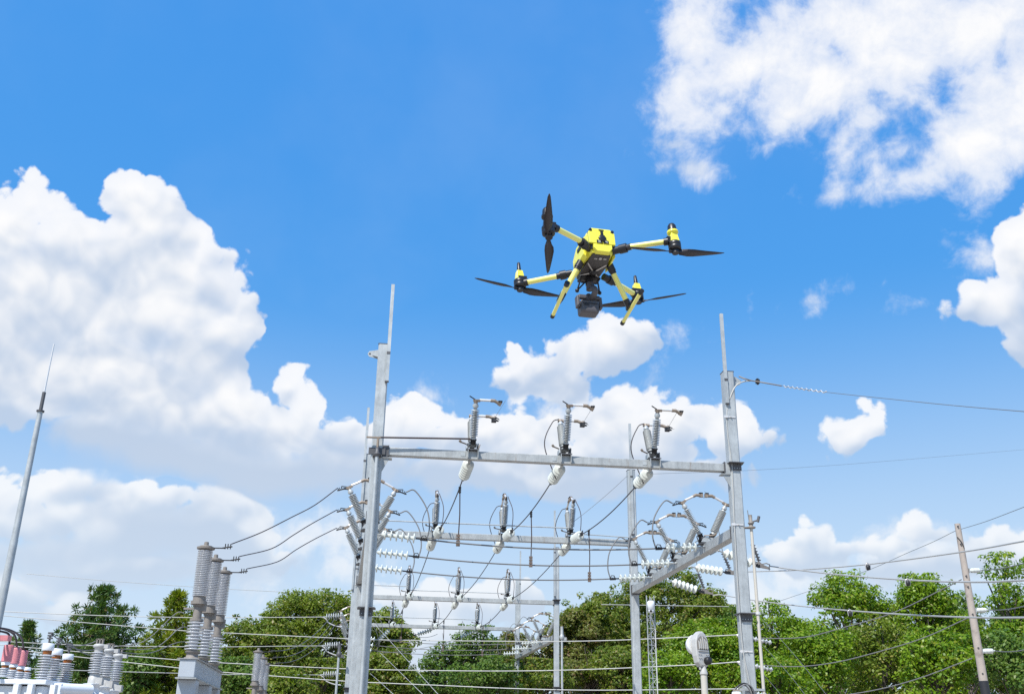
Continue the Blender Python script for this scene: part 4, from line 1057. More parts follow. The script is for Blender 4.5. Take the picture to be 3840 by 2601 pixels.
# head in local axes: z up the housing, x right, y away from us
HF = frame((hx - .01, YL, zb0 + .12), (.857, .515, 0), (-.515, .857, .0), (0, 0, 1)) @ Matrix.Rotation(math.radians(-4), 4, 'X')
def hd(pts): return [HF @ Vector(p) for p in pts]
outl = [(x * 1.08, z * 1.10) for x, z in [(-.06, 0), (-.115, .06), (-.135, .16), (-.135, .30), (-.125, .40), (-.09, .48), (-.03, .525), (.03, .525), (.09, .48), (.125, .40), (.135, .30), (.135, .16), (.115, .06), (.06, 0)]]
s = MB(); n = len(outl)
layers = [(-.05, .90, .02), (-.035, 1.0, 0), (.05, 1.0, 0), (.07, .98, 0)]
vs = []
for (yy, k, dz) in layers: vs += [(x * k, yy, .26 + (z - .26) * k) for x, z in outl]
fs = [(a * n + i, a * n + (i + 1) % n, (a + 1) * n + (i + 1) % n, (a + 1) * n + i) for a in range(3) for i in range(n)] + [tuple(range(n))[::-1], tuple(range(3 * n, 4 * n))]
s.add(hd(vs), fs); s.build('housing', M['lamp_grey'], t)
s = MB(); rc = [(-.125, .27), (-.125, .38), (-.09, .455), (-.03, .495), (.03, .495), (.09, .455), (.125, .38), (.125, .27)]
s.add(hd([(x, -.0515, z) for x, z in rc] + [(x, -.054, z) for x, z in rc]), [tuple(range(8)), tuple(range(15, 7, -1))] + [(i, (i + 1) % 8, 8 + (i + 1) % 8, 8 + i) for i in range(8)]); s.build('fin_shade_panel', M['flange'], t)  # slightly proud dark panel; its tone paints recess shade behind the fins
s = MB()
for x in (-.085, -.045, 0, .045, .085):
    zt_ = .50 - abs(x) * .9; s.add(hd([(x - .006, -.05, .27), (x + .006, -.05, .27), (x + .006, -.085, .29), (x - .006, -.085, .29), (x - .006, -.05, zt_), (x + .006, -.05, zt_), (x + .006, -.075, zt_ - .04), (x - .006, -.075, zt_ - .04)]), [(0, 1, 2, 3), (4, 5, 6, 7), (0, 1, 5, 4), (1, 2, 6, 5), (2, 3, 7, 6), (3, 0, 4, 7)])
s.build('cooling_fin', M['lamp_grey'], t)['kind'] = 'stuff'
s = MB(); s.add(hd([(-.11, -.052, .245), (.11, -.052, .245), (.11, -.066, .245), (-.11, -.066, .245), (-.11, -.052, .262), (.11, -.052, .262), (.11, -.066, .262), (-.11, -.066, .262)]), [(0, 1, 2, 3), (4, 5, 6, 7), (0, 1, 5, 4), (1, 2, 6, 5), (2, 3, 7, 6), (3, 0, 4, 7)]); s.build('fin_ledge', M['lamp_grey'], t)
s = MB()
for x in (-.10, -.06, .06, .10):
    for z in (.14, .20): s.tube(HF @ Vector((x, -.045, z)), HF @ Vector((x, -.065, z)), .010, n=6)
s.build('screw', M['lamp_grey'], t)['kind'] = 'stuff'
s = MB(); c0_ = HF @ Vector((.055, -.05, .09)); ax = (HF.to_3x3() @ Vector((0, -1, 0)))
s.lathe([(0, .066), (.05, .066), (.075, .058), (.088, .035), (.09, 0.001)], c0_, ax, 14)
for k in range(5): pass
s.build('photocell', M['black'], t)
s = MB(); cc = HF @ Vector((-.02, .10, .37)); ax = HF.to_3x3() @ Vector((0, 1, 0))
s.lathe([(0, .168), (.02, .172), (.035, .165), (.10, .14), (.15, .09), (.17, .03), (.172, .001)], cc, ax, 24); s.build('lens_dome', M['lamp_dome'], t)

# ------------------------------------------------------------------ lattice mast with dome camera
YT = 39.0
a = PY(2446, 2480, YT); zt_ = PY(2440, 2232, YT).z
t = thing('lattice_mast', 'slim lattice mast in front of the trees behind the second right column', 'lattice mast', T((a.x, YT, 0)))
wd = .145
cs = [Vector((a.x - wd, YT - .08, 0)), Vector((a.x + wd, YT - .08, 0)), Vector((a.x + .02, YT + .17, 0))]
for c_ in cs: MB().tube(c_, c_ + EZ * zt_, .018, n=8).build('leg', M['galv'], t)
s = MB(); zl = 2.5; k = 0
while zl < zt_ - .2:
    for i in range(3):
        p, q = cs[i], cs[(i + 1) % 3]
        s.tube(p + EZ * zl, q + EZ * zl, .008, n=5); s.tube((p if k % 2 else q) + EZ * zl, (q if k % 2 else p) + EZ * (zl + .30), .007, n=5)
    zl += .30; k += 1
s.build('lacing', M['galv'], t)['kind'] = 'stuff'
s = MB(); s.path([cs[1] + EZ * 2, cs[1] + EZ * (zt_ - 1.2), Vector((a.x - .02, YT - .12, zt_ - .75)), Vector((a.x - .02, YT - .2, zt_ - .6))], .022, 6); s.build('conduit', M['alu'], t)
q = PY(2441, 2272, YT - .35)
t = thing('security_camera', 'white dome security camera hanging on the lattice mast', 'camera', T(q))
s = MB(); s.lathe([(-.14, .10), (-.12, .125), (.05, .14), (.16, .14), (.20, .09), (.21, .03)], q, (0, 0, 1), 16); s.build('housing', M['white_paint'], t)
s = MB(); s.sphere(q - EZ * .15, .115, 14, 10); ball = s.build('camera_ball', M['white_paint'], t)
s = MB(); s.lathe([(0, .045), (.03, .045), (.032, .02), (.033, .001)], q + Vector((-.02, -.095, -.18)), (-.1, -1, -.25), 12); s.build('lens', M['black'], ball)
s = MB(); s.box(q + Vector((.06, .18, .10)), (.06, .30, .05)); s.build('wall_arm', M['white_paint'], t)
# ------------------------------------------------------------------ trees
def tri_mesh(name, V, F4, tint, m):
    me = bpy.data.meshes.new(name)
    n = len(V); k = len(F4)
    me.vertices.add(n); me.vertices.foreach_set('co', V.astype(np.float32).ravel())
    me.loops.add(k * 4); me.loops.foreach_set('vertex_index', F4.astype(np.int32).ravel())
    me.polygons.add(k); me.polygons.foreach_set('loop_start', np.arange(0, k * 4, 4, dtype=np.int32)); me.polygons.foreach_set('loop_total', np.full(k, 4, dtype=np.int32))
    at = me.attributes.new('tint', 'FLOAT_COLOR', 'POINT'); at.data.foreach_set('color', tint.astype(np.float32).ravel())
    me.update(calc_edges=True); me.validate(); me.materials.append(m)
    return me
def unit(a): return a / (np.linalg.norm(a, axis=1, keepdims=True) + 1e-9)
def leaves(rng, C, Nrm, size, asp, tcl):
    """one folded leaf spray (2 quads) per point C facing roughly Nrm"""
    k = len(C)
    N = unit(Nrm + rng.normal(0, .55, (k, 3)))
    A = unit(np.cross(N, rng.normal(0, 1, (k, 3)))); B = np.cross(N, A)
    s = size * rng.uniform(.6, 1.35, (k, 1)); w = s * asp
    p0 = C - A * s * .5; p1 = C + B * w * .5 + N * s * .10; p2 = C + A * s * .55; p3 = C - B * w * .5 + N * s * .10
    V = np.stack([p0, p1, p2, p3], 1).reshape(-1, 3); F = np.arange(k * 4).reshape(k, 4)
    t = np.zeros((k, 4)); t[:, 0] = np.clip(tcl + rng.normal(0, .16, k), 0, 1); t[:, 1] = rng.uniform(0, 1, k); t[:, 3] = 1
    return V, F, np.repeat(t, 4, 0)
def broad_crown(seed, rx, ry, z0, z1, size=.30, dens=1.0, droop=0.0):
    """crown in metres: boughs spread over the upper hull, leaf clumps on the boughs, leaf sprays on the clumps"""
    rng = np.random.default_rng(seed); hz = (z1 - z0) / 2; zc = z0 + hz
    nl = int(np.clip(9 + rx * ry * .45, 10, 26))
    d = unit(rng.normal(0, 1, (nl, 3)) + np.array([0, 0, .35])); d[0] = (0.05, 0, 1); d[1] = (-.55, -.2, .75); d[2] = (.55, -.15, .72)
    LR = rng.uniform(.22, .46, nl) * min(rx, hz * 1.1); LR[0] *= 1.1
    L = d * (np.array([rx, ry, hz]) - LR[:, None] * .92) * rng.uniform(.78, 1.0, (nl, 1)); L[0] = d[0] * (np.array([rx, ry, hz]) - LR[0])
    L = np.vstack([L, np.zeros((1, 3))]); LR = np.append(LR, min(rx, hz) * .62); d = np.vstack([d, [[0, 0, .2]]])
    area = LR ** 2; n_cl = int(np.clip(dens * 12 * area.sum(), 70, 480))
    own = rng.choice(len(L), n_cl, p=area / area.sum())
    u = unit(rng.normal(0, 1, (n_cl, 3)) + .55 * d[own] + np.array([0, -.15, .15]))
    C = L[own] + u * LR[own][:, None] * rng.uniform(.78, 1.10, (n_cl, 1)); C[:, 2] += zc
    cr = rng.uniform(.38, .72, n_cl)
    tw = rng.uniform(0, 1, n_cl) < .24
    C[tw] += u[tw] * rng.uniform(.2, .65, (tw.sum(), 1)); cr[tw] *= .5; C[tw, 2] += .22
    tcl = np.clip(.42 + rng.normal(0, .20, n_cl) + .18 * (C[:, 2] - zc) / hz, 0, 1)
    per = np.clip((112 * (cr / .55) ** 2), 26, 200).astype(int); ci = np.repeat(np.arange(n_cl), per); k = len(ci)
    w = unit(rng.normal(0, 1, (k, 3))); rr = rng.uniform(.2, 1.0, (k, 1)) ** .55
    P = C[ci] + w * cr[ci][:, None] * rr * np.array([1.2, 1.2, .78]); P[:, 2] -= droop * rng.uniform(0, 1, k) ** 2
    P[:, 2] = np.minimum(P[:, 2], z1 + .1)
    nr = unit(w * .8 + u[ci] * .5 + np.array([0, -.1, .5]))
    return leaves(rng, P, nr, size, .6, tcl[ci]), C
def pine_crown(seed, rx, ry, z0, z1, size=.26, dens=1.0, droop=0.0):
    rng = np.random.default_rng(seed); Ps = []; Ns = []; Tc = []; Cs = []; h = z1 - z0; nlay = int(h / .46)
    for i in range(nlay):
        f = i / (nlay - 1); R = rx * (min(1.0, (1 - f) * 1.25 + .02) ** .72) * rng.uniform(.72, 1.12)
        nb = max(4, int(10 - 4 * f)); a0 = rng.uniform(0, 6.28)
        for j in range(nb):
            a = a0 + 6.283 * j / nb + rng.normal(0, .3); ln = max(.25, R * rng.uniform(.6, 1.15)); nt = max(2, int(ln / .36))
            for t in range(nt):
                q = .30 + .70 * t / max(1, nt - 1); wob = rng.normal(0, .22, 3)
                c = np.array([math.cos(a) * ln * q, math.sin(a) * ln * q, z0 + h * f + .45 * q * q * min(1, ln / 2) - .1]) + wob * min(1, ln)
                c[2] = min(c[2], z1 - .12); Cs.append(c); kk = 46
                u = unit(rng.normal(0, 1, (kk, 3)) + np.array([math.cos(a) * .4, math.sin(a) * .4, .6]))
                Ps.append(c + u * rng.uniform(.02, .28, (kk, 1))); Ns.append(u); Tc.append(np.full(kk, np.clip(rng.normal(.45, .25), 0, 1)))
    P = np.concatenate(Ps); U = np.concatenate(Ns); tc = np.concatenate(Tc); k = len(P)
    B = unit(np.cross(U, rng.normal(0, 1, (k, 3)))); sz = size * rng.uniform(.6, 1.3, (k, 1)); w = sz * .17
    V = np.stack([P - B * w, P + B * w, P + U * sz + B * w * .4, P + U * sz - B * w * .4], 1).reshape(-1, 3); F = np.arange(k * 4).reshape(k, 4)
    t = np.zeros((k, 4)); t[:, 0] = np.clip(tc + rng.normal(0, .15, k), 0, 1); t[:, 1] = rng.uniform(0, .96, k); t[:, 3] = 1
    return (V, F, np.repeat(t, 4, 0)), np.array(Cs)
TSEED = [100]
def tree(label, px, py, wpx, Y, kind, cr, group, yaw=0.0, deep=None, wz=None, low=None):
    """px, py: crown top in the photograph; wpx: crown width there"""
    topp = PY(px, py, Y); base = Vector((topp.x, Y, 0)); TSEED[0] += 1
    rx = wpx * Y / FPX / 2 * 1.05; pine = cr in 'pq'; Ht = topp.z
    low = max(1.2, 1.7 + Y * .058 - 2.2)
    t = thing(label[1], label[0], 'bush' if label[1] == 'bush' else 'tree', T(base), group)
    fn = pine_crown if pine else broad_crown
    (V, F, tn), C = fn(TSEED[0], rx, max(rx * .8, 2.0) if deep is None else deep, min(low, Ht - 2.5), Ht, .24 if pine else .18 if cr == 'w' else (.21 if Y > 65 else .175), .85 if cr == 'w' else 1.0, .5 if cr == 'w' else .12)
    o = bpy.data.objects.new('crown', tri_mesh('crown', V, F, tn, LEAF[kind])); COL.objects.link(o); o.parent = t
    rng = random.Random(int(px * 7 + py)); s = MB(); r0 = .10 + Ht * .014
    lean = [(0, 0, 0), (rng.uniform(-.2, .2), rng.uniform(-.2, .2), Ht * .35), (rng.uniform(-.4, .4), rng.uniform(-.3, .3), Ht * .65), (0, 0, Ht * (.97 if pine else .84))]
    pth = smooth_path(lean, 4); s.path([Vector(p) for p in pth], [r0 * (1 - .9 * i / (len(pth) - 1)) for i in range(len(pth))], 8)
    for i in range(0, len(C), max(1, len(C) // 36)):
        e = Vector(C[i]); zb_ = e.z - .2 if pine else max(Ht * .2, e.z - rng.uniform(.25, .5) * Ht * .5)
        b = Vector((0, 0, min(zb_, Ht * .8)))
        s.path([b, lerp(b, e, .5) + Vector((0, 0, -.1)), e], [r0 * .32, r0 * .2, r0 * .06], 5)
    s.build('trunk', M['bark'], t, True)
    return t
D = 1.652
def TR(lb, nm, x, y, w, Y, kind, cr, grp, yaw=0., low=None, deep=None): tree((lb, nm), x * D, y * D, w * D, Y, kind, cr, grp, yaw, deep, None, low)
GB, GP, GU = 'trees behind the substation', 'pines at the left', 'lower trees and bushes behind the yard'
TR('small dark pine at the far left behind the red covered bushings', 'pine_tree', 66, 1415, 110, 78, 'pine', 'q', GP, .4)
TR('large dark green pine left of the tall insulator columns', 'pine_tree', 240, 1336, 235, 66, 'pine', 'p', GP, 1.2, 1.0)
TR('yellowish green pine just left of the tall insulator columns', 'pine_tree', 405, 1350, 200, 62, 'pine_y', 'q', GP, 2.2, .8)
TR('low broad bush between the two big pines', 'bush', 325, 1480, 90, 60, 'ivy', 'd', GU, 2.)
TR('low dark bush left of the surge arresters', 'bush', 150, 1500, 130, 70, 'ivy', 'a', GU, .5)
TR('tall feathery yellow green tree left of the column group', 'broadleaf_tree', 735, 1338, 330, 72, 'willow', 'w', GB, .3, 1.5)
TR('olive green tree behind the distant insulator columns', 'broadleaf_tree', 600, 1398, 220, 70, 'oak', 'c', GB, 1.3, 1.0)
TR('olive tree edge just right of the front left column', 'broadleaf_tree', 865, 1378, 150, 74, 'willow', 'b', GB, 2.1, 1.0)
TR('dark glossy bush at the foot of the tall insulator stand', 'bush', 545, 1495, 160, 58, 'ivy', 'a', GU, 2.9, .5)
TR('yellow green bush right of the distant insulator columns', 'bush', 655, 1520, 120, 56, 'willow', 'd', GU, .9, .5)
TR('grey green bush left of the column group', 'bush', 735, 1500, 110, 60, 'oak', 'b', GU, 1.9, .5)
TR('lower olive tree below the feathery tree right of the left column', 'broadleaf_tree', 880, 1470, 150, 70, 'oak', 'c', GB, 4.0, .6)
TR('low green bush in the gap with cloud behind', 'bush', 955, 1530, 90, 74, 'willow', 'b', GU, 4.4)
TR('ivy covered dark green tree right of the cloud gap', 'broadleaf_tree', 1082, 1424, 130, 64, 'ivy', 'b', GB, .2, .8)
TR('smaller dark green tree leaning left at the cloud gap', 'broadleaf_tree', 1015, 1462, 100, 63, 'ivy', 'd', GB, 1.5, .6)
TR('olive tree behind the far side beam', 'broadleaf_tree', 1165, 1436, 150, 78, 'brown', 'a', GB, 3.3, 1.0)
TR('dark green bush below the far side beam', 'bush', 1100, 1490, 190, 60, 'ivy', 'c', GU, 3.6, .5)
TR('large oak with a high rounded crown behind the second right column', 'broadleaf_tree', 1510, 1296, 340, 82, 'oak', 'a', GB, 2.0, 1.5)
TR('oak with a stepped crown left of the largest oak', 'broadleaf_tree', 1355, 1350, 220, 80, 'oak', 'c', GB, .6, 1.0)
TR('browning oak right beside the third right column', 'broadleaf_tree', 1305, 1384, 150, 78, 'brown', 'b', GB, 5.2, 1.0)
TR('low bush filling the gap left of the third right column', 'bush', 1228, 1500, 130, 62, 'oak', 'b', GU, 1.)
TR('low brown leaved bush behind the third right column', 'bush', 1340, 1490, 170, 66, 'brown', 'd', GU, 2.6, .5)
TR('green bush between the third column and the lattice mast', 'bush', 1410, 1470, 170, 64, 'oak', 'b', GU, 1.1, .5)
TR('bright green tree behind the street lamp', 'broadleaf_tree', 1610, 1410, 210, 62, 'maple', 'b', GB, .9, .7)
TR('small dark tree tip left of the right column', 'broadleaf_tree', 1662, 1380, 90, 76, 'ivy', 'd', GB, .1, 1.0)
TR('bright green tree just right of the right column', 'broadleaf_tree', 1745, 1366, 180, 62, 'maple', 'a', GB, 4.1, .8)
TR('low bright bush left of the street lamp', 'bush', 1520, 1480, 150, 58, 'maple', 'c', GU, 5.5, .5)
TR('tall bright green tree with a domed crown in the right half', 'broadleaf_tree', 1915, 1300, 200, 60, 'maple', 'd', GB, 2.3, 1.0)
TR('bright green tree left of the wooden pole', 'broadleaf_tree', 2085, 1306, 190, 60, 'maple', 'c', GB, 3.0, 1.0)
TR('bushy green tree low between the right column and the wooden pole', 'broadleaf_tree', 1850, 1400, 180, 54, 'maple', 'a', GB, 1.0, .5)
TR('yellowing tree in front of the right tree line', 'broadleaf_tree', 1995, 1400, 200, 55, 'willow', 'b', GB, 2.0, .5)
TR('dark gap tree directly behind the wooden pole', 'broadleaf_tree', 2170, 1345, 120, 70, 'ivy', 'd', GB, 1.4, 1.0)
TR('tall green tree right of the wooden pole with an open top', 'broadleaf_tree', 2255, 1258, 150, 56, 'maple', 'b', GB, .8, 1.0)
TR('green tree cut by the right edge', 'broadleaf_tree', 2335, 1268, 140, 57, 'maple', 'a', GB, 3.9, 1.0)
TR('dark low tree left of the wooden pole base', 'bush', 2110, 1430, 180, 50, 'maple', 'c', GU, .7, .4)
TR('dark low bush right of the wooden pole base', 'bush', 2280, 1430, 170, 50, 'ivy', 'a', GU, 2.4, .4)
TR('low green bush at the bottom right of the right column', 'bush', 1760, 1500, 190, 50, 'maple', 'd', GU, 5.1, .4)

for x_, y_, w_, k_, lb in ((1440, 1440, 260, 'oak', 'deep green tree of the back row behind the lattice mast'), (1640, 1450, 240, 'ivy', 'deep green tree of the back row behind the right column'), (1800, 1440, 260, 'oak', 'deep green tree of the back row under the line conductors'), (1960, 1430, 260, 'ivy', 'deep green tree of the back row below the domed crown'), (2150, 1400, 260, 'oak', 'deep green tree of the back row behind the wooden pole'), (2300, 1390, 220, 'ivy', 'deep green tree of the back row at the right edge'), (480, 1455, 220, 'ivy', 'deep green tree of the back row behind the tall insulator columns'), (240, 1470, 240, 'ivy', 'deep green tree of the back row behind the surge arresters'), (640, 1440, 240, 'oak', 'deep green tree of the back row behind the distant insulator columns')):
    TR(lb, 'broadleaf_tree', x_, y_, w_, 90, k_, 'a', GB)

# ------------------------------------------------------------------ drone
DM = Matrix(((0.9617, -0.266, -0.0663, .458), (0.2719, 0.9563, 0.1078, 4.939), (0.0347, -0.1217, 0.992, 4.172), (0, 0, 0, 1)))
dr = thing('drone', 'yellow and black quadcopter drone flying in the open sky with a camera slung below', 'drone', DM)
def dp(name, m, fn, parent=None, bevel=0.0):
    s = MB(); fn(s); return s.build(name, M[m], parent or dr, True, bevel)
def loft(s, secs):
    n = len(secs[0]); vs = [p for sec in secs for p in sec]
    s.add(vs, [(a * n + i, a * n + (i + 1) % n, (a + 1) * n + (i + 1) % n, (a + 1) * n + i) for a in range(len(secs) - 1) for i in range(n)] + [tuple(range(n - 1, -1, -1)), tuple(range((len(secs) - 1) * n, len(secs) * n))])
def sec(y, w0, w1, z0, z1, ch=.015):
    return [(-w0, y, z0), (w0, y, z0), (w1, y, z0 + (z1 - z0) * .5), (w1, y, z1 - ch), (w1 - ch, y, z1), (-w1 + ch, y, z1), (-w1, y, z1 - ch), (-w1, y, z0 + (z1 - z0) * .5)]
dp('body_shell', 'drone_yellow', lambda s: loft(s, [sec(-.108, .060, .078, .040, .172), sec(-.05, .066, .084, .040, .180), (sec(.05, .068, .086, .038, .178)), sec(.13, .066, .080, .036, .150, .02), sec(.175, .050, .060, .045, .105, .02)]), None, .004)
dp('belly_plate', 'drone_belly', lambda s: loft(s, [[(-.052, -.100, .030), (.052, -.100, .030), (.052, -.100, .041), (-.052, -.100, .041)], [(-.062, .0, .022), (.062, .0, .022), (.062, .0, .041), (-.062, .0, .041)], [(-.06, .15, .024), (.06, .15, .024), (.06, .15, .041), (-.06, .15, .041)]]), None, .003)
dp('rear_frame', 'drone_black', lambda s: s.box((0, -.108, .115), (.150, .022, .115)), None, .006)
for k, x in enumerate((-.0385, .0385)):
    b = dp('battery', 'drone_yellow', lambda s: s.box((x, -.121, .126), (.0755, .022, .078)), None, .004)
    dp('battery_label', 'drone_screen', lambda s: s.box((x * .55, -.1335, .0985), (.027, .0025, .019)), b)
    def digit(s):
        w, h, tk = .0052, .0062, .0018; cx, cz = x * .55, .0985
        segs = [((0, h), (w, 0)), ((0, 0), (w, 0)), ((0, -h), (w, 0)), ((w, h / 2), (0, h)), ((w, -h / 2), (0, h))] if k == 0 else [((0, 0), (w, 0)), ((w * .6, 0), (0, 2 * h)), ((-w, h / 2), (0, h))]
        for (dx, dz), (lw, lh) in segs:
            s.box((cx + dx, -.1352, cz + dz), (2 * lw + tk if lw else tk, .001, tk if lw else lh + tk))
    dp('battery_number', 'white_print', digit, b)
dp('battery_latch', 'drone_black', lambda s: (s.lathe([(0, .024), (.006, .024), (.009, .018), (.0095, .001)], (0, -.131, .121), (0, -1, 0), 6), s.box((0, -.132, .150), (.016, .006, .034)), s.box((-.006, -.1325, .098), (.003, .004, .022)), s.box((.006, -.1325, .098), (.003, .004, .022))))
dp('top_lip', 'drone_yellow', lambda s: loft(s, [[(-.066, -.128, .166), (.066, -.128, .166), (.056, -.126, .190), (-.056, -.126, .190)], [(-.075, -.06, .170), (.075, -.06, .170), (.062, -.06, .196), (-.062, -.06, .196)]]), None, .004)
dp('lip_slot', 'drone_black', lambda s: s.box((.0, -.1285, .178), (.030, .003, .007)))
for x in (-.064, .064): dp('lip_screw', 'drone_black', lambda s: s.tube((x, -.12, .172), (x, -.134, .172), .009, n=10))
dp('chin_cover', 'drone_yellow', lambda s: loft(s, [[(-.054, -.131, .084), (.054, -.131, .084), (.054, -.131, .060), (.034, -.131, .038), (-.034, -.131, .038), (-.054, -.131, .060)], [(-.056, -.100, .084), (.056, -.100, .084), (.056, -.100, .055), (.040, -.100, .034), (-.040, -.100, .034), (-.056, -.100, .055)]]), None, .003)
dp('belly_sensor', 'silver', lambda s: (s.lathe([(0, .010), (.003, .009)], (.0, -.075, .026), (0, 0, -1), 12), s.box((-.025, -.07, .026), (.018, .008, .004)), s.box((.026, -.076, .026), (.018, .008, .004))))
dp('belly_vent', 'drone_black', lambda s: [s.box((-.03 + .006 * i, .105, .0235), (.002, .05, .003)) for i in range(11)])['kind'] = 'stuff'
dp('belly_brace', 'silver', lambda s: [s.tube((0, .04, .010), (sx * .055, .04 + sy * .065, .024), .0045, n=6) for sx in (-1, 1) for sy in (-1, 1)])
dp('belly_block', 'drone_black', lambda s: s.box((0, .04, .010), (.042, .030, .014)), None, .003)
for sx in (-1, 1):
    dp('side_panel', 'drone_yellow', lambda s: loft(s, [[(sx * .074, -.07, .03), (sx * .094, -.07, .05), (sx * .094, -.07, .10), (sx * .084, -.07, .12)], [(sx * .074, .05, .02), (sx * .098, .05, .04), (sx * .096, .05, .09), (sx * .084, .05, .11)]]), None, .003)
    dp('side_vent', 'drone_black', lambda s: s.box((sx * .089, .0, .125), (.006, .05, .02)))
# arms
ARM = {(-1, -1): ((.067, -.092, .072), (.150, -.165, .066), (.315, -.258, .058), (.36, -.265)), (1, 1): ((.093, .12, .043), (.179, .154, .032), (.330, .245, .030), (.36, .265))}
A_PROP = {(-1, -1): 1.0644, (1, -1): -.0993, (-1, 1): .1687, (1, 1): -.4512}
def blade(s, sg, fl=1):
    """one tapering twisted blade along +x*sg"""
    st = [(.020, .010, .030), (.045, .016, .028), (.070, .027, .022), (.105, .030, .016), (.160, .024, .009), (.222, .016, .004), (.262, .010, .0), (.280, .003, -.002)]
    vs = []
    for x, c, tw in st:
        zc = .010 * (x / .266) ** 2
        c *= 1.25; vs += [(sg * x, fl * sg * c * .55, zc + tw * .45), (sg * x, 0, zc + .003), (sg * x, -fl * sg * c * .75, zc - tw * .45), (sg * x, 0, zc - .0015)]
    n = 4; s.add(vs, [(a * n + i, a * n + (i + 1) % n, (a + 1) * n + (i + 1) % n, (a + 1) * n + i) for a in range(len(st) - 1) for i in range(n)] + [(3, 2, 1, 0), tuple(range(len(vs) - 4, len(vs)))], True)
for (sx, sy) in ((-1, -1), (1, -1), (-1, 1), (1, 1)):
    key = (-1, -1) if sy < 0 else (1, 1)
    r, a, e, mo = [Vector((abs(p[0]) * sx, p[1], p[2] if len(p) > 2 else 0)) for p in ARM[key]]
    d = (e - a).normalized()
    dp('arm_hinge', 'drone_black', lambda s: (s.tube(r, lerp(r, a, .45), .021, n=12), s.tube(lerp(r, a, .40), lerp(r, a, .78), .026, n=12), s.tube(lerp(r, a, .75), a, .018, n=12)))
    dp('arm_tube', 'drone_tube', lambda s: s.tube(a - d * .005, e, .0155, n=16))
    dp('arm_clamp', 'drone_black', lambda s: (s.tube(e - d * .012, e + d * .012, .021, n=12), s.box(lerp(e, Vector((mo.x, mo.y, .07)), .6), (.05, .03, .035))))
    dk = (sx, sy) == (-1, -1)
    dp('motor_mount', 'drone_black' if dk else 'drone_yellow', lambda s: loft(s, [[(mo.x - .026, mo.y - .022, .052), (mo.x + .026, mo.y - .022, .052), (mo.x + .026, mo.y + .022, .052), (mo.x - .026, mo.y + .022, .052)], [(mo.x - .017, mo.y - .018, .112), (mo.x + .017, mo.y - .018, .112), (mo.x + .017, mo.y + .018, .112), (mo.x - .017, mo.y + .018, .112)]]), None, .004)
    dp('motor', 'drone_black', lambda s: (s.lathe([(.004, .026), (.008, .034), (.026, .035), (.028, .033), (.030, .035), (.050, .035), (.056, .028)], (mo.x, mo.y, 0), (0, 0, 1), 20), s.tube((mo.x, mo.y, -.012), (mo.x, mo.y, .006), .014, n=12)))
    if sy > 0: dp('antenna', 'drone_black', lambda s: s.lathe([(0, .013), (.012, .0125), (.060, .009), (.064, .006)], (mo.x, mo.y, .108), (0, 0, 1), 10))
    else:
        dp('mast_ring', 'drone_black' if dk else 'drone_yellow', lambda s: s.lathe([(0, .020), (.006, .031), (.018, .031), (.024, .022)], (mo.x, mo.y, .108), (0, 0, 1), 16))
        dp('beacon', 'drone_black', lambda s: s.lathe([(0, .026), (.030, .023), (.042, .016), (.046, .006)], (mo.x, mo.y, .131), (0, 0, 1), 16))
    ang = A_PROP[(sx, sy)]
    tilt = Matrix.Identity(4)
    if dk: tilt = Matrix.Rotation(math.radians(-13), 4, 'X'); ang = 1.30
    F = Matrix.Translation((mo.x, mo.y, -.006)) @ tilt @ Matrix.Rotation(ang, 4, 'Z')
    s = MB(); s.tube((0, 0, -.010), (0, 0, .008), .020, n=14); s.box((0, 0, 0), (.07, .018, .010)); s.v = [tuple(F @ Vector(v)) for v in s.v]; pr_ = s.build('propeller_hub', M['drone_black'], dr, True)
    for sg in (1, -1):
        s = MB(); blade(s, sg, -1 if sx * sy < 0 else 1); s.v = [tuple(F @ Vector(v)) for v in s.v]; s.build('propeller_blade', M['drone_blade'], pr_, True)
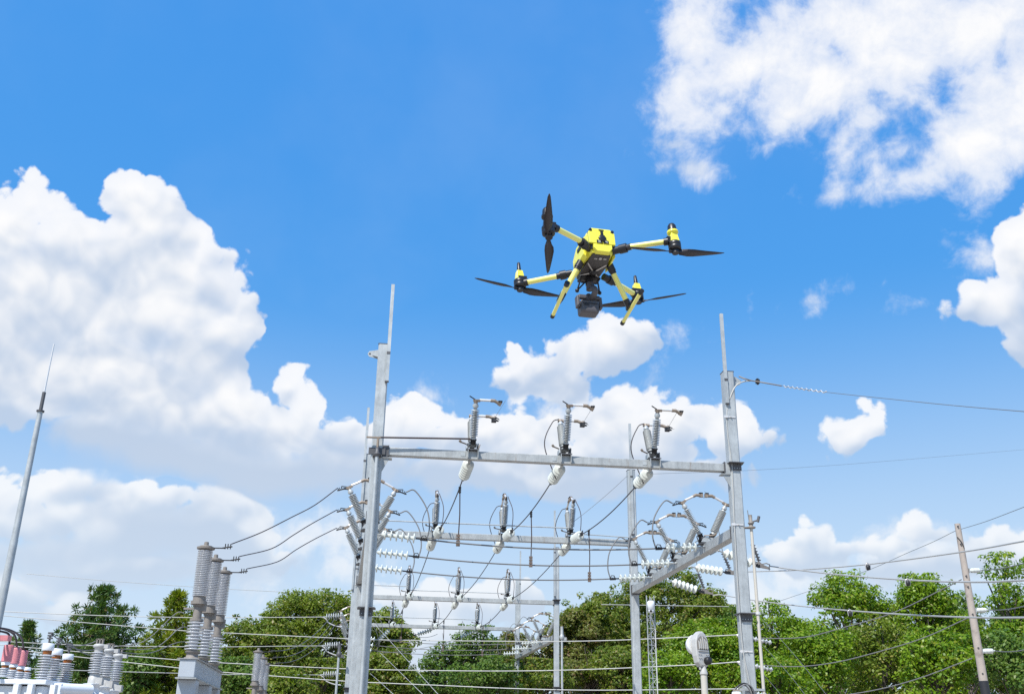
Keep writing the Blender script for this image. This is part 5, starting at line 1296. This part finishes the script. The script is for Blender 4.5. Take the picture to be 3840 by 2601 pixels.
# landing gear
for sx in (-1, 1):
    top_, tj = Vector((sx * .084, .0, .045)), Vector((sx * .203, .065, -.176))
    d = (tj - top_).normalized()
    dp('leg_joint', 'drone_black', lambda s: (s.tube(top_, top_ + d * .042, .021, n=12), s.tube(top_ + d * .036, top_ + d * .056, .018, n=12)))
    dp('landing_leg', 'drone_tube', lambda s: s.tube(top_ + d * .048, tj - d * .03, .0155, n=14))
    dp('leg_socket', 'drone_black', lambda s: (s.tube(tj - d * .045, tj, .017, n=12), s.box(tj, (.022, .05, .022))))
    ra, fb_ = Vector((sx * .213, -.085, -.168)), Vector((sx * .208, .184, -.209)); k = (fb_ - ra).normalized()
    sk = dp('landing_skid', 'drone_tube', lambda s: s.tube(ra, fb_, .0105, n=14))
    dp('skid_cap', 'drone_black', lambda s: s.tube(ra - k * .012, ra + k * .012, .0145, n=12), sk)
    dp('skid_cap', 'drone_black', lambda s: s.tube(fb_ - k * .010, fb_ + k * .012, .0125, n=12), sk)
# gimbal camera
dp('gimbal_plate', 'drone_black', lambda s: (s.box((0, .115, .008), (.12, .055, .008)), s.tube((0, .115, .012), (0, .115, -.03), .022, n=12)))
for sx in (-1, 1):
    def struts(s):
        f0 = Vector((sx * .067, .14, -.056))
        s.tube((sx * .05, .11, .006), f0, .0048, n=6); s.tube((sx * .02, .125, -.004), f0, .0044, n=6); s.tube((sx * .045, .12, -.012), (sx * .02, .125, -.006), .004, n=6)
        s.sphere(f0, .012, 10, 8); s.tube((sx * .055, .09, .006), (sx * .055, .14, .004), .006, n=6)
    dp('gimbal_damper', 'drone_black', struts)
dp('gimbal_neck', 'drone_grey', lambda s: (s.tube((0, .108, -.02), (0, .108, -.062), .020, .024, n=14), s.path(smooth_path([(.004, .10, -.055), (.012, .075, -.075), (.012, .08, -.100), (.006, .12, -.108)], 5), [.017] * 16, 10)))
dp('gimbal_yoke', 'drone_grey', lambda s: (s.box((-.006, .13, -.102), (.128, .026, .024)), s.box((-.072, .138, -.132), (.018, .040, .070)), s.box((.060, .138, -.132), (.018, .040, .070)), s.tube((-.006, .118, -.102), (-.006, .145, -.102), .022, n=12)), None, .005)
cb = dp('camera_body', 'drone_grey', lambda s: s.box((-.008, .150, -.163), (.108, .078, .080)), None, .014)
dp('camera_vent', 'drone_black', lambda s: (s.box((-.008, .1095, -.150), (.085, .003, .004)), s.box((-.03, .1095, -.160), (.03, .003, .006))), cb)
dp('camera_lens', 'black', lambda s: (s.lathe([(0, .024), (.012, .024), (.013, .018)], (.015, .188, -.165), (0, 1, 0), 14), s.lathe([(0, .014), (.010, .014)], (-.035, .188, -.165), (0, 1, 0), 12)), cb)
